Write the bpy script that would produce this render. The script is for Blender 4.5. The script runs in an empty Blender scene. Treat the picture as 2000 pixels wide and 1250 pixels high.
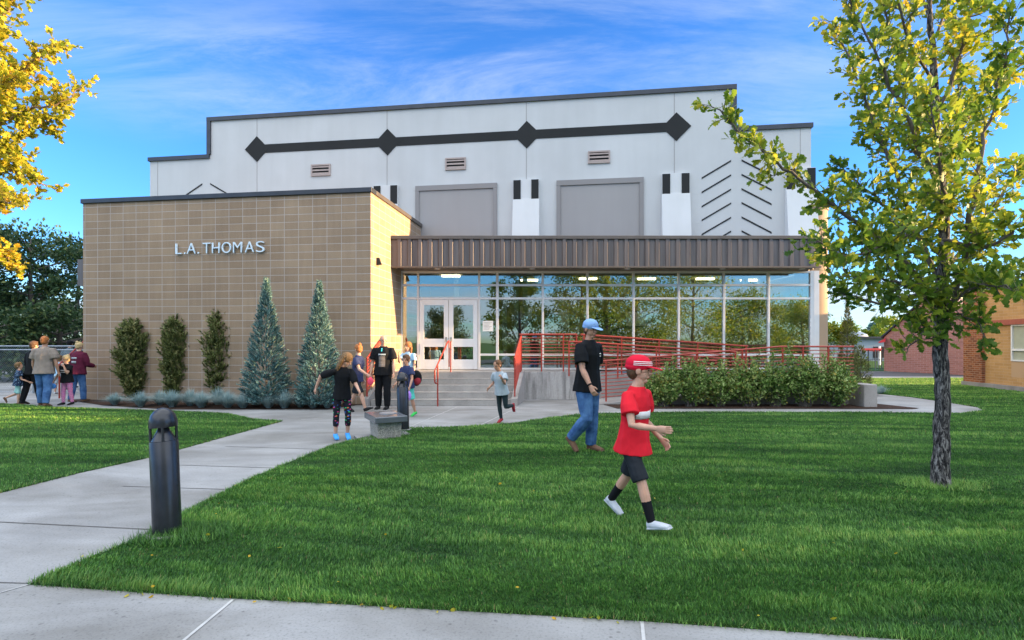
import bpy, bmesh, math, random
import numpy as np
from mathutils import Vector, Matrix, noise as mnoise
R = math.radians
scene = bpy.context.scene
col = scene.collection

# ---------------- camera, sky, sun, exposure ----------------
F = 1040.0; HOR = 668.0; CH = 1.65          # focal length (px of the 2000 px photo), horizon row, eye height
cd = bpy.data.cameras.new('camera'); cam = bpy.data.objects.new('camera', cd); col.objects.link(cam)
cam.location = (0, 0, CH); cam.rotation_euler = (R(90), 0, 0)
cd.sensor_width = 36; cd.lens = F/2000*36; cd.shift_y = (HOR-625)/2000
cd.clip_start = 0.05; cd.clip_end = 3000
scene.camera = cam
SUN_EL = 9.0; SUN_AZ = 92.5                  # azimuth clockwise from +Y
sd = Vector((math.sin(R(SUN_AZ))*math.cos(R(SUN_EL)), math.cos(R(SUN_AZ))*math.cos(R(SUN_EL)), math.sin(R(SUN_EL))))
ld = bpy.data.lights.new('sun', 'SUN'); ld.energy = 5.0; ld.angle = R(0.5); ld.color = (1.0, 0.66, 0.33)
lo = bpy.data.objects.new('sun', ld); col.objects.link(lo); lo.rotation_euler = sd.to_track_quat('Z', 'Y').to_euler(); lo.location = (30, -5, 20)
scene.view_settings.view_transform = 'Standard'; scene.view_settings.look = 'None'
scene.view_settings.exposure = 1.9; scene.view_settings.gamma = 1
w = bpy.data.worlds.new('World'); scene.world = w; w.use_nodes = True
wt = w.node_tree; wn = wt.nodes; wl = wt.links; wn.clear()
def WN(t, **k):
    n = wn.new(t)
    for a, b in k.items(): setattr(n, a, b)
    return n
def wm(op, a, b=None, c=None):
    n = wn.new('ShaderNodeMath'); n.operation = op
    for i, v in enumerate((a, b, c)):
        if v is None: continue
        if isinstance(v, (int, float)): n.inputs[i].default_value = v
        else: wl.new(v, n.inputs[i])
    return n.outputs[0]
def wramp(v, a, b):
    n = wn.new('ShaderNodeMapRange'); n.interpolation_type = 'SMOOTHSTEP'
    wl.new(v, n.inputs[0]); n.inputs[1].default_value = a; n.inputs[2].default_value = b
    return n.outputs[0]
sky = WN('ShaderNodeTexSky', sky_type='NISHITA', sun_disc=False, sun_elevation=R(SUN_EL), sun_rotation=R(SUN_AZ))
sky.air_density = 1.0; sky.dust_density = 0.25; sky.ozone_density = 3.0
hsv = WN('ShaderNodeHueSaturation'); hsv.inputs['Saturation'].default_value = 1.12; hsv.inputs['Value'].default_value = 1.0
wl.new(sky.outputs[0], hsv.inputs['Color'])
tc = WN('ShaderNodeTexCoord'); sx = WN('ShaderNodeSeparateXYZ'); wl.new(tc.outputs['Generated'], sx.inputs[0])
dx, dy, dz = sx.outputs
zz = wm('ADD', wm('MAXIMUM', dz, 0.0), 0.05)
cx = wm('DIVIDE', dx, zz); cy = wm('DIVIDE', dy, zz)
def cloudnoise(sxx, syy, ox, scale, detail=7, rough=.62):
    cb = WN('ShaderNodeCombineXYZ'); wl.new(wm('ADD', wm('MULTIPLY', cx, sxx), ox), cb.inputs[0]); wl.new(wm('MULTIPLY', cy, syy), cb.inputs[1])
    nz = WN('ShaderNodeTexNoise'); nz.inputs['Scale'].default_value = scale; nz.inputs['Detail'].default_value = detail
    nz.inputs['Roughness'].default_value = rough; nz.inputs['Distortion'].default_value = .5
    wl.new(cb.outputs[0], nz.inputs['Vector']); return nz.outputs[0]
n1 = cloudnoise(.55, 1.7, 7.1, 1.5, 9, .68); n2 = cloudnoise(.16, .5, 2.2, 1.1, 3)
wis = wm('MULTIPLY', wramp(n1, .34, .70), wramp(n2, .30, .56))
hi = wramp(dz, .28, .40)                                      # cirrus only in the upper part of the sky
# flat low banks by the horizon on the right
cb2 = WN('ShaderNodeCombineXYZ'); wl.new(wm('MULTIPLY', dx, 2.2), cb2.inputs[0]); wl.new(wm('MULTIPLY', dz, 34.0), cb2.inputs[1]); wl.new(dy, cb2.inputs[2])
nb = WN('ShaderNodeTexNoise'); nb.inputs['Scale'].default_value = 1.5; nb.inputs['Detail'].default_value = 5; wl.new(cb2.outputs[0], nb.inputs['Vector'])
low = wm('MULTIPLY', wm('MULTIPLY', wramp(nb.outputs[0], .36, .56), wm('SUBTRACT', 1.0, wramp(dz, .075, .125))), wramp(dz, .0, .02))
back = wm('MAXIMUM', wm('MULTIPLY', wm('SUBTRACT', 1.0, wramp(dy, -.25, .2)), wramp(dz, .22, .5)), wramp(dz, .60, .85))   # unseen bright cloud added overhead and behind the camera to whiten ambient light
fill_veil = wm('MULTIPLY', back, wm('ADD', .55, wm('MULTIPLY', wramp(n1, .25, .6), .45)))
cl = wm('MINIMUM', wm('ADD', wm('MULTIPLY', wm('MULTIPLY', wis, hi), .46), wm('MULTIPLY', low, .85)), 1.0)
m0 = WN('ShaderNodeMix', data_type='RGBA'); wl.new(fill_veil, m0.inputs[0]); m0.inputs[7].default_value = (5.75, 6.0, 6.2, 1)
mx = WN('ShaderNodeMix', data_type='RGBA'); wl.new(cl, mx.inputs[0])
gr = WN('ShaderNodeMix', data_type='RGBA', blend_type='MULTIPLY'); gr.inputs[0].default_value = 1; wl.new(hsv.outputs[0], gr.inputs[6]); gr.inputs[7].default_value = (.42, .60, .88, 1)
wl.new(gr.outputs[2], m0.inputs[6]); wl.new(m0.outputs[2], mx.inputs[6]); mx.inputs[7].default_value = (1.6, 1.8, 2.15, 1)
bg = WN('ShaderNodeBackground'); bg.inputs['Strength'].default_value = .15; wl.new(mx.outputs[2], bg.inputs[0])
wo = WN('ShaderNodeOutputWorld'); wl.new(bg.outputs[0], wo.inputs[0])

# ---------------- places ----------------
def G(px, py): d = CH*F/(py-HOR); return ((px-1000)*d/F, d)
def P(px, py, d): return Vector(((px-1000)*d/F, d, CH+(HOR-py)*d/F))
TH = R(7.84); E1 = Vector((math.cos(TH), -math.sin(TH), 0)); E2 = Vector((math.sin(TH), math.cos(TH), 0))
CO = Vector((-3.72, 14.02, 0))                # front corner of the block annex
def T(s, d, z): return CO + E1*s + E2*d + Vector((0, 0, z))
HALL_D = 4.36
def onhall(px, py, d=HALL_D):                 # where the eye ray through a spot of the photo meets the hall wall: (s, z)
    u = (px-1000)/F; o = CO + E2*d
    s = (u*o.y-o.x)/(E1.x-u*E1.y); q = o+E1*s
    return s, CH+(HOR-py)*q.y/F
def mound(x, y): return .11*math.exp(-((x-1.6)**2/14+(y-7.3)**2/6.0))

# ---------------- scene tree helpers ----------------
WL = {}
def W(o): return WL.get(o.name, Vector((0, 0, 0)))
def tag(o, label=None, cat=None, group=None, kind=None):
    if label: o['label'] = label
    if cat: o['category'] = cat
    if group: o['group'] = group
    if kind: o['kind'] = kind
    return o
def thing(name, loc, label, cat, group=None, rz=0):
    o = bpy.data.objects.new(name, None); col.objects.link(o); o.location = loc; o.rotation_euler.z = rz
    o.empty_display_size = .2; WL[o.name] = Vector(loc); return tag(o, label, cat, group)
def link(name, me, parent=None, origin=None, mats=()):
    o = bpy.data.objects.new(name, me); col.objects.link(o)
    for m in mats: me.materials.append(m)
    if parent is not None: o.parent = parent; WL[o.name] = W(parent).copy()
    elif origin is not None: o.location = origin; WL[o.name] = Vector(origin)
    return o
def npmesh(name, V, F_, mat=None, parent=None, origin=None, var=None, smooth=False, local=False, uv=None):
    V = np.asarray(V, dtype=np.float32).reshape(-1, 3); F_ = np.asarray(F_, dtype=np.int32)
    if not local:
        off = W(parent) if parent is not None else (Vector(origin) if origin is not None else Vector((0, 0, 0)))
        V = V-np.array(off, dtype=np.float32)
    me = bpy.data.meshes.new(name); k = F_.shape[1]; n = len(F_)
    me.vertices.add(len(V)); me.vertices.foreach_set('co', V.ravel())
    me.loops.add(n*k); me.loops.foreach_set('vertex_index', F_.ravel())
    me.polygons.add(n); me.polygons.foreach_set('loop_start', np.arange(0, n*k, k, dtype=np.int32))
    try: me.polygons.foreach_set('loop_total', np.full(n, k, dtype=np.int32))
    except Exception: pass
    if smooth: me.polygons.foreach_set('use_smooth', np.ones(n, dtype=bool))
    me.update(calc_edges=True)
    if var is not None:
        a = me.attributes.new('var', 'FLOAT', 'POINT'); a.data.foreach_set('value', np.asarray(var, dtype=np.float32))
    return link(name, me, parent, origin, [mat] if mat else [])
class MB:
    def __init__(s): s.v = []; s.f = []; s.uv = {}
    def quad(s, a, b, c, d, uv=None):
        i = len(s.v); s.v += [Vector(a), Vector(b), Vector(c), Vector(d)]; s.f.append((i, i+1, i+2, i+3))
        if uv: s.uv[len(s.f)-1] = uv
        return s
    def poly(s, pts):
        i = len(s.v); s.v += [Vector(p) for p in pts]; s.f.append(tuple(range(i, i+len(pts)))); return s
    def hexa(s, p):                            # 8 corners: bottom 4 (ccw from above), top 4
        i = len(s.v); s.v += [Vector(q) for q in p]
        for q in ((3, 2, 1, 0), (4, 5, 6, 7), (0, 1, 5, 4), (1, 2, 6, 5), (2, 3, 7, 6), (3, 0, 4, 7)): s.f.append(tuple(i+k for k in q))
        return s
    def box(s, x0, x1, y0, y1, z0, z1): return s.hexa([(x0, y0, z0), (x1, y0, z0), (x1, y1, z0), (x0, y1, z0), (x0, y0, z1), (x1, y0, z1), (x1, y1, z1), (x0, y1, z1)])
    def tbox(s, s0, s1, d0, d1, z0, z1):       # box in the hall's own axes
        return s.hexa([T(s0, d0, z0), T(s1, d0, z0), T(s1, d1, z0), T(s0, d1, z0), T(s0, d0, z1), T(s1, d0, z1), T(s1, d1, z1), T(s0, d1, z1)])
    def prism(s, pts, ext):                    # closed outline (list of Vector) swept by ext
        i = len(s.v); n = len(pts); s.v += [Vector(p) for p in pts]+[Vector(p)+Vector(ext) for p in pts]
        s.f.append(tuple(i+k for k in range(n))[::-1]); s.f.append(tuple(i+n+k for k in range(n)))
        for k in range(n): s.f.append((i+k, i+(k+1) % n, i+n+(k+1) % n, i+n+k))
        return s
    def tube(s, pts, r, n=8, caps=True):
        pts = [Vector(p) for p in pts]; rr = r if hasattr(r, '__len__') else [r]*len(pts)
        i0 = len(s.v); up = None
        for k, p in enumerate(pts):
            t = (pts[min(k+1, len(pts)-1)]-pts[max(k-1, 0)]).normalized()
            if up is None: up = Vector((0, 0, 1)) if abs(t.z) < .9 else Vector((1, 0, 0))
            a = t.cross(up).normalized(); b = a.cross(t).normalized(); up = b
            for j in range(n):
                w_ = 2*math.pi*j/n; s.v.append(p+(a*math.cos(w_)+b*math.sin(w_))*rr[k])
        for k in range(len(pts)-1):
            for j in range(n):
                j2 = (j+1) % n; s.f.append((i0+k*n+j, i0+k*n+j2, i0+(k+1)*n+j2, i0+(k+1)*n+j))
        if caps:
            s.f.append(tuple(i0+j for j in range(n))[::-1]); s.f.append(tuple(i0+(len(pts)-1)*n+j for j in range(n)))
        return s
    def lathe(s, c, prof, n=24, ax=None):      # prof: (r, z) list round a vertical (or leaning) axis
        c = Vector(c); ax = Vector(ax) if ax else Vector((0, 0, 1)); ax.normalize()
        a = ax.orthogonal().normalized() if abs(ax.z) < .5 else Vector((1, 0, 0))-ax*ax.x; a.normalize(); b = ax.cross(a)
        i0 = len(s.v)
        for r, z in prof:
            for j in range(n): w_ = 2*math.pi*j/n; s.v.append(c+ax*z+(a*math.cos(w_)+b*math.sin(w_))*r)
        for k in range(len(prof)-1):
            for j in range(n): j2 = (j+1) % n; s.f.append((i0+k*n+j, i0+k*n+j2, i0+(k+1)*n+j2, i0+(k+1)*n+j))
        s.f.append(tuple(i0+j for j in range(n))[::-1]); s.f.append(tuple(i0+(len(prof)-1)*n+j for j in range(n)))
        return s
    def build(s, name, mat, parent=None, origin=None, smooth=False, bevel=0, local=False, label=None, autos=None):
        off = Vector((0, 0, 0))
        if not local:
            if parent is not None: off = W(parent)
            elif origin is not None: off = Vector(origin)
        me = bpy.data.meshes.new(name); me.from_pydata([tuple(v-off) for v in s.v], [], s.f); 
        if s.uv:
            ul = me.uv_layers.new(name='UVMap')
            for fi, uv in s.uv.items():
                for k, li in enumerate(me.polygons[fi].loop_indices): ul.data[li].uv = uv[k]
        me.update()
        if smooth:
            me.polygons.foreach_set('use_smooth', np.ones(len(me.polygons), dtype=bool))
            try: me.set_sharp_from_angle(angle=R(autos or 35))
            except Exception: pass
        o = link(name, me, parent, origin, [mat])
        if bevel:
            b = o.modifiers.new('bevel', 'BEVEL'); b.width = bevel; b.segments = 2; b.limit_method = 'ANGLE'; b.angle_limit = R(40)
        if label: o['label'] = label
        return o

# ---------------- materials ----------------
class Mat:
    def __init__(s, name, rough=.6, metal=0, spec=.5):
        s.m = bpy.data.materials.new(name); s.m.use_nodes = True; s.n = s.m.node_tree.nodes; s.l = s.m.node_tree.links
        s.b = s.n['Principled BSDF']; s.b.inputs['Roughness'].default_value = rough; s.b.inputs['Metallic'].default_value = metal
        s.b.inputs['Specular IOR Level'].default_value = spec; s._c = None
    def coord(s, kind='Object', scale=(1, 1, 1), rot=(0, 0, 0)):
        t = s.n.new('ShaderNodeTexCoord'); m = s.n.new('ShaderNodeMapping'); m.inputs['Scale'].default_value = scale; m.inputs['Rotation'].default_value = rot
        s.l.new(t.outputs[kind], m.inputs[0]); return m.outputs[0]
    def noise(s, scale, vec=None, detail=5, rough=.55, dist=0):
        n = s.n.new('ShaderNodeTexNoise'); n.inputs['Scale'].default_value = scale; n.inputs['Detail'].default_value = detail
        n.inputs['Roughness'].default_value = rough; n.inputs['Distortion'].default_value = dist
        s.l.new(vec if vec is not None else s.coord(), n.inputs['Vector']); return n.outputs[0]
    def ramp(s, v, stops):
        n = s.n.new('ShaderNodeValToRGB'); e = n.color_ramp.elements
        while len(e) < len(stops): e.new(.5)
        for i, (p, c) in enumerate(stops): e[i].position = p; e[i].color = tuple(c)+(1,) if len(c) == 3 else c
        s.l.new(v, n.inputs[0]); return n.outputs[0]
    def mix(s, f, a, b, mode='MIX'):
        n = s.n.new('ShaderNodeMix'); n.data_type = 'RGBA'; n.blend_type = mode
        for i, v in ((0, f), (6, a), (7, b)):
            if isinstance(v, (int, float)): n.inputs[i].default_value = v
            elif isinstance(v, tuple): n.inputs[i].default_value = tuple(v)+(1,) if len(v) == 3 else v
            else: s.l.new(v, n.inputs[i])
        return n.outputs[2]
    def col(s, v):
        if isinstance(v, tuple): s.b.inputs['Base Color'].default_value = v+(1,)
        else: s.l.new(v, s.b.inputs['Base Color'])
        return s
    def bump(s, h, strength=.3, dist=.01):
        n = s.n.new('ShaderNodeBump'); n.inputs['Strength'].default_value = strength; n.inputs['Distance'].default_value = dist
        s.l.new(h, n.inputs['Height']); s.l.new(n.outputs[0], s.b.inputs['Normal']); return s
    def attr(s, name='var'):
        n = s.n.new('ShaderNodeAttribute'); n.attribute_name = name; return n.outputs['Fac']
def simple(name, c, rough=.6, metal=0, vary=.15, scale=8, bump=.1, spec=.5, bd=.004):
    m = Mat(name, rough, metal, spec); n = m.noise(scale)
    m.col(m.ramp(n, [(.3, tuple(x*(1-vary) for x in c)), (.7, tuple(min(1, x*(1+vary)) for x in c))]))
    if bump: m.bump(m.noise(scale*6), bump, bd)
    return m.m
M = {}
# stack-bond concrete block
def blockmat(name, c1, c2, mortar, bw=.4064, bh=.2032, ms=.010, off=0, vary=.5, bias=0):
    m = Mat(name, .9, 0, .2); uv = m.coord('UV')
    b = m.n.new('ShaderNodeTexBrick'); b.offset = off; b.inputs['Scale'].default_value = 1; b.inputs['Brick Width'].default_value = bw; b.inputs['Row Height'].default_value = bh
    b.inputs['Mortar Size'].default_value = ms; b.inputs['Mortar Smooth'].default_value = .25; b.inputs['Bias'].default_value = bias
    b.inputs['Color1'].default_value = c1+(1,); b.inputs['Color2'].default_value = c2+(1,); b.inputs['Mortar'].default_value = mortar+(1,)
    m.l.new(uv, b.inputs['Vector'])
    big = m.noise(.7, uv, 4); fine = m.noise(45, uv, 6, .7); st = m.noise(1, m.coord('UV', (9, .8, 1)), 4)
    c = m.mix(.55, b.outputs[0], m.ramp(fine, [(.25, (.55,)*3), (.75, (1.25,)*3)]), 'MULTIPLY')
    c = m.mix(vary, c, m.ramp(big, [(.3, (.78, .78, .8)), (.7, (1.12, 1.1, 1.08))]), 'MULTIPLY')
    c = m.mix(.25, c, m.ramp(st, [(.35, (.75, .74, .73)), (.65, (1.08,)*3)]), 'MULTIPLY')
    m.col(c)
    h = m.mix(.35, m.ramp(b.outputs['Fac'], [(0, (1,)*3), (1, (0,)*3)]), fine)
    return m.bump(h, .6, .012).m
M['block'] = blockmat('tan_block', (.31, .222, .152), (.375, .275, .19), (.47, .405, .365))
M['wingblock'] = blockmat('tan_wing_brick', (.42, .25, .10), (.50, .31, .135), (.48, .33, .2), .40, .102, .008, .5)
M['redbrick'] = blockmat('orange_brick', (.33, .12, .05), (.15, .05, .025), (.36, .24, .17), .24, .078, .010, .5)
M['pinkbrick'] = blockmat('pink_brick', (.40, .19, .16), (.32, .15, .125), (.42, .28, .26), .30, .10, .010, .5)
def concrete(name, c, st=.3, scale=1.2, rough=.85):
    m = Mat(name, rough, 0, .25); w_ = m.coord('Object')
    a = m.noise(scale, w_, 7, .6); b = m.noise(60, w_, 5, .7); d = m.noise(.35, m.coord('Object', (1, 3, 1)), 5, .6, .6)
    k = m.mix(1, m.ramp(a, [(.3, tuple(x*.78 for x in c)), (.7, tuple(x*1.14 for x in c))]), m.ramp(b, [(.30, (.55,)*3), (.45, (1,)*3), (.8, (1.14,)*3)]), 'MULTIPLY')
    k = m.mix(st, k, m.ramp(d, [(.38, (1.08, 1.08, 1.08)), (.66, (.62, .60, .56))]), 'MULTIPLY')
    # dark specks, drips and pits
    v = m.n.new('ShaderNodeTexVoronoi'); v.inputs['Scale'].default_value = 9; v.feature = 'DISTANCE_TO_EDGE' if False else 'F1'; m.l.new(w_, v.inputs['Vector'])
    k = m.mix(.6, k, m.ramp(v.outputs['Distance'], [(0.04, (.35,)*3), (.13, (1,)*3)]), 'MULTIPLY')
    m.col(k); return m.bump(b, .25, .004).m
M['concrete'] = concrete('broom_concrete', (.285, .287, .288), .85, .9)
M['concrete_side'] = concrete('weathered_front_concrete', (.33, .31, .30), .7, .9)
def drip():
    m = Mat('cast_wall_concrete', .85, 0, .25); a = m.noise(1, m.coord('Object', (9, 9, .9)), 6, .65); b = m.noise(30)
    k = m.mix(1, m.ramp(a, [(.35, (.22, .21, .205)), (.6, (.42, .405, .39))]), m.ramp(b, [(.3, (.85,)*3), (.7, (1.06,)*3)]), 'MULTIPLY')
    m.col(k); return m.bump(b, .2, .004).m
M['castwall'] = drip()
M['step'] = concrete('step_concrete', (.36, .34, .32), .4, 2)
M['joint'] = simple('joint_dark', (.10, .095, .09), .9, vary=.3)
M['jointlight'] = simple('joint_pale', (.42, .42, .41), .9, vary=.2)
def stucco(name, c, v=.06):
    m = Mat(name, .9, 0, .2); a = m.noise(.5, None, 5); s = m.noise(1, m.coord('Object', (3, 3, .25)), 5); f = m.noise(70, None, 4)
    k = m.mix(1, m.ramp(a, [(.3, tuple(x*(1-v) for x in c)), (.7, tuple(x*(1+v) for x in c))]), m.ramp(s, [(.35, (.97, .97, .965)), (.65, (1.01,)*3)]), 'MULTIPLY')
    m.col(k); return m.bump(f, .35, .004).m
M['stucco'] = stucco('white_stucco', (.55, .55, .55)); M['stucco_pil'] = stucco('skylit_stucco', (.66, .66, .66))  # pilaster copy is paler: extra skylight on its slope put into colour
M['greypanel'] = stucco('grey_panel', (.34, .32, .315), .04); M['greyframe'] = stucco('grey_frame', (.27, .253, .25), .04)
M['charcoal'] = stucco('charcoal_paint', (.030, .031, .032), .1)
M['coping'] = simple('dark_metal_coping', (.045, .05, .06), .4, .4, .15, 3, .05)
M['tan_coping'] = simple('brown_metal_coping', (.11, .095, .085), .45, .3, .1, 3, .05)
def ribs():
    m = Mat('bronze_ribbed_metal', .42, .35); a = m.noise(1, m.coord('Object', (7, 7, .4)), 5, .6)
    m.col(m.ramp(a, [(.3, (.095, .08, .076)), (.7, (.18, .15, .138))])); return m.m
M['ribs'] = ribs(); M['soffit'] = simple('bronze_soffit', (.15, .115, .09), .5, .3, .1, 3, .03)
M['tanplaster'] = stucco('tan_plaster', (.40, .29, .20))
M['vent'] = simple('beige_metal_vent', (.38, .30, .27), .5, .1, .08, 5, .03)
M['alu'] = simple('white_aluminium', (.72, .71, .70), .35, .15, .04, 3, .02)
M['door'] = simple('painted_white_door', (.70, .72, .73), .38, 0, .04, 3, .02)
M['handle'] = simple('brushed_steel', (.5, .47, .42), .3, .9, .1, 20, .05)
M['redrail'] = simple('red_painted_steel', (.34, .042, .025), .38, .05, .15, 12, .06)
M['letters'] = simple('polished_letter_metal', (.72, .80, .84), .3, .25, .05, 6, 0)
M['dark'] = simple('dark_gap', (.01, .01, .01), .8)
def glass(name, tint, gloss, grough=.004):
    m = Mat(name); n, l = m.n, m.l
    t = n.new('ShaderNodeBsdfTransparent'); t.inputs[0].default_value = tint+(1,); g = n.new('ShaderNodeBsdfGlossy'); g.inputs['Color'].default_value = (.86, .95, .97, 1); g.inputs['Roughness'].default_value = grough
    bp = n.new('ShaderNodeBump'); bp.inputs['Strength'].default_value = .06; bp.inputs['Distance'].default_value = .02; l.new(m.noise(.9, None, 2), bp.inputs['Height']); l.new(bp.outputs[0], g.inputs['Normal'])
    fr = n.new('ShaderNodeFresnel'); fr.inputs['IOR'].default_value = 1.5
    ad = n.new('ShaderNodeMath'); ad.operation = 'ADD'; ad.inputs[1].default_value = gloss; ad.use_clamp = True; l.new(fr.outputs[0], ad.inputs[0])
    mi = n.new('ShaderNodeMixShader'); l.new(ad.outputs[0], mi.inputs[0]); l.new(t.outputs[0], mi.inputs[1]); l.new(g.outputs[0], mi.inputs[2])
    l.new(mi.outputs[0], n['Material Output'].inputs[0]); n.remove(m.b); return m.m
M['glass'] = glass('tinted_glass', (.86, .92, .88), .22)
def foliage(name, stops, trans=.35, rough=.55, spec=.35, scale=None):
    m = Mat(name, rough, 0, spec); v = m.attr()
    c = m.ramp(v, stops); m.col(c)
    t = m.n.new('ShaderNodeBsdfTranslucent'); m.l.new(c, t.inputs[0]); mi = m.n.new('ShaderNodeMixShader'); mi.inputs[0].default_value = trans
    m.l.new(m.b.outputs[0], mi.inputs[1]); m.l.new(t.outputs[0], mi.inputs[2]); m.l.new(mi.outputs[0], m.n['Material Output'].inputs[0]); return m.m
M['oak'] = foliage('oak_leaf', [(0, (.05, .12, .016)), (.4, (.16, .26, .025)), (.75, (.42, .44, .04)), (1, (.60, .46, .04))], .4)
M['maple'] = foliage('golden_maple_leaf', [(0, (.10, .18, .015)), (.4, (.34, .37, .025)), (.8, (.60, .48, .04)), (1, (.62, .34, .02))], .45)
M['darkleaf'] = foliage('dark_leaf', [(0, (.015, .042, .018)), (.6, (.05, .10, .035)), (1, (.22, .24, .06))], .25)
M['hedge'] = foliage('hedge_leaf', [(0, (.03, .08, .018)), (.4, (.13, .24, .04)), (.75, (.32, .40, .14)), (1, (.32, .27, .04))], .3)
M['juniper'] = foliage('juniper_spray', [(0, (.06, .085, .025)), (.5, (.19, .22, .07)), (1, (.42, .38, .18))], .15)
M['spruce'] = foliage('blue_spruce_needle', [(0, (.04, .10, .10)), (.45, (.12, .25, .25)), (.8, (.28, .42, .38)), (1, (.6, .68, .48))], .1)
M['fescue'] = foliage('blue_fescue_blade', [(0, (.14, .24, .25)), (.6, (.36, .50, .52)), (1, (.62, .62, .50))], .2)
M['lime'] = foliage('lime_leaf', [(0, (.06, .12, .012)), (.6, (.20, .27, .02)), (1, (.38, .36, .04))], .35)
def grassmat():
    m = Mat('lawn_grass_blade', .5, 0, .35); v = m.attr(); pos = m.coord('Object')
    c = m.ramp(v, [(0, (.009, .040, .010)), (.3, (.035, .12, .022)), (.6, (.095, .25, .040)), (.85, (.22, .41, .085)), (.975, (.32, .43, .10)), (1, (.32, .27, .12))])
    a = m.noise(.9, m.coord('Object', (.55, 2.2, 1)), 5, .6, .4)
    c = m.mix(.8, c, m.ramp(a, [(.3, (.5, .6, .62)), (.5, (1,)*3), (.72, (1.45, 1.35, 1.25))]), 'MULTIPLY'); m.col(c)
    t = m.n.new('ShaderNodeBsdfTranslucent'); m.l.new(c, t.inputs[0]); mi = m.n.new('ShaderNodeMixShader'); mi.inputs[0].default_value = .3
    m.l.new(m.b.outputs[0], mi.inputs[1]); m.l.new(t.outputs[0], mi.inputs[2]); m.l.new(mi.outputs[0], m.n['Material Output'].inputs[0]); return m.m
M['grass'] = grassmat()
def lawnmat():
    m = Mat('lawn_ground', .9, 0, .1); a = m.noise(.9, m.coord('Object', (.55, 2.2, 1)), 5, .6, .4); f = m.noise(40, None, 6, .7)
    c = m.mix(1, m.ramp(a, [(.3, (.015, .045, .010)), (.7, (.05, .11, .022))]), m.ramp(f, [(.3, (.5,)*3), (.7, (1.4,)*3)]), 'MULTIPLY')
    m.col(c); return m.bump(f, .8, .03).m
M['lawn'] = lawnmat()
M['mulch'] = simple('dark_bark_mulch', (.06, .035, .025), .95, 0, .6, 40, .8, .2, .02)
M['asphalt'] = simple('asphalt', (.055, .055, .06), .9, 0, .2, 20, .3)
def bark():
    m = Mat('furrowed_bark', .9, 0, .2); a = m.noise(1, m.coord('Object', (30, 30, 8)), 7, .7, 1.4); b = m.noise(60)
    m.col(m.ramp(a, [(.40, (.010, .009, .010)), (.5, (.07, .065, .065)), (.62, (.34, .32, .30))])); return m.bump(a, 1, .03).m
M['bark'] = bark(); M['twig'] = simple('grey_twig', (.10, .085, .075), .85, 0, .3, 30, .3)
M['paletwig'] = simple('pale_brown_twig', (.24, .16, .10), .8, 0, .3, 30, .3)
M['bollard'] = simple('dark_bronze_bollard', (.030, .033, .040), .27, .4, .3, 7, .08)
def granite():
    m = Mat('speckled_granite', .6, 0, .4); a = m.noise(70, None, 3, .8); b = m.noise(22, None, 4, .7)
    m.col(m.mix(.5, m.ramp(a, [(.35, (.08, .08, .08)), (.5, (.36, .34, .31)), (.62, (.62, .58, .5))]), m.ramp(b, [(.35, (.4, .4, .4)), (.65, (1.2, 1.15, 1.05))]), 'MULTIPLY')); return m.bump(a, .6, .01).m
M['granite'] = granite(); M['slab'] = simple('blue_grey_slab', (.12, .135, .155), .22, .2, .12, 4, .03)
M['steel'] = simple('galvanised_steel', (.30, .33, .36), .45, .7, .1, 15, .05)
M['black_metal'] = simple('black_metal', (.02, .02, .022), .5, .3)
M['paper'] = simple('paper', (.75, .75, .72), .8, 0, .05, 30, 0)
M['carpet'] = simple('dark_carpet', (.2, .17, .12), .95, 0, .1, 10, 0)
M['intwall'] = stucco('olive_interior_wall', (.46, .37, .19)); M['intcol'] = stucco('pale_interior_column', (.42, .42, .34)); M['ceil'] = stucco('interior_ceiling', (.5, .48, .42))
M['greybldg'] = stucco('blue_grey_cladding', (.28, .33, .38)); M['blueroof'] = simple('blue_grey_roof', (.13, .18, .26), .6)
M['redtrim'] = simple('rust_red_trim', (.30, .075, .04), .5, .1); M['blind'] = simple('pale_blind', (.33, .36, .28), .8, 0, .08, 5, 0)
M['louvre'] = simple('cream_louvre', (.60, .48, .34), .6); M['redpaint'] = simple('red_banner', (.6, .05, .06), .6); M['white'] = simple('white_paint', (.78, .77, .76), .5, 0, .04)

def lamp_mat():
    m = Mat('lit_ceiling_lamp'); m.b.inputs['Emission Color'].default_value = (1, .80, .50, 1); m.b.inputs['Emission Strength'].default_value = 3.0; m.col((.8, .8, .75)); return m.m
M['lamp'] = lamp_mat()
# ---------------- ground, lawns, paths ----------------
def sheet(name, pts, z, mat, step=None, fz=None, label=None):
    bm = bmesh.new(); vs = [bm.verts.new((x, y, 0)) for x, y in pts]; f = bm.faces.new(vs)
    if f.normal.z < 0 or sum((pts[i][0]*pts[(i+1) % len(pts)][1]-pts[(i+1) % len(pts)][0]*pts[i][1]) for i in range(len(pts))) < 0: bmesh.ops.reverse_faces(bm, faces=bm.faces[:])
    if step:
        xs = [p[0] for p in pts]; ys = [p[1] for p in pts]
        for ax, lo_, hi_ in ((0, min(xs), max(xs)), (1, min(ys), max(ys))):
            c = lo_+step
            while c < hi_:
                co = [0, 0, 0]; no = [0, 0, 0]; co[ax] = c; no[ax] = 1
                bmesh.ops.bisect_plane(bm, geom=bm.verts[:]+bm.edges[:]+bm.faces[:], plane_co=co, plane_no=no); c += step
    bmesh.ops.triangulate(bm, faces=bm.faces[:])
    for v in bm.verts: v.co.z = z+(fz(v.co.x, v.co.y) if fz else 0)
    if name == 'lawn':
        ed = [e for e in bm.edges if e.is_boundary]; r_ = bmesh.ops.extrude_edge_only(bm, edges=ed)
        for v in r_['geom']:
            if isinstance(v, bmesh.types.BMVert): v.co.z = -.02
    me = bpy.data.meshes.new(name); bm.to_mesh(me); bm.free()
    o = link(name, me, mats=[mat]); o['kind'] = 'structure'; return o
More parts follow.
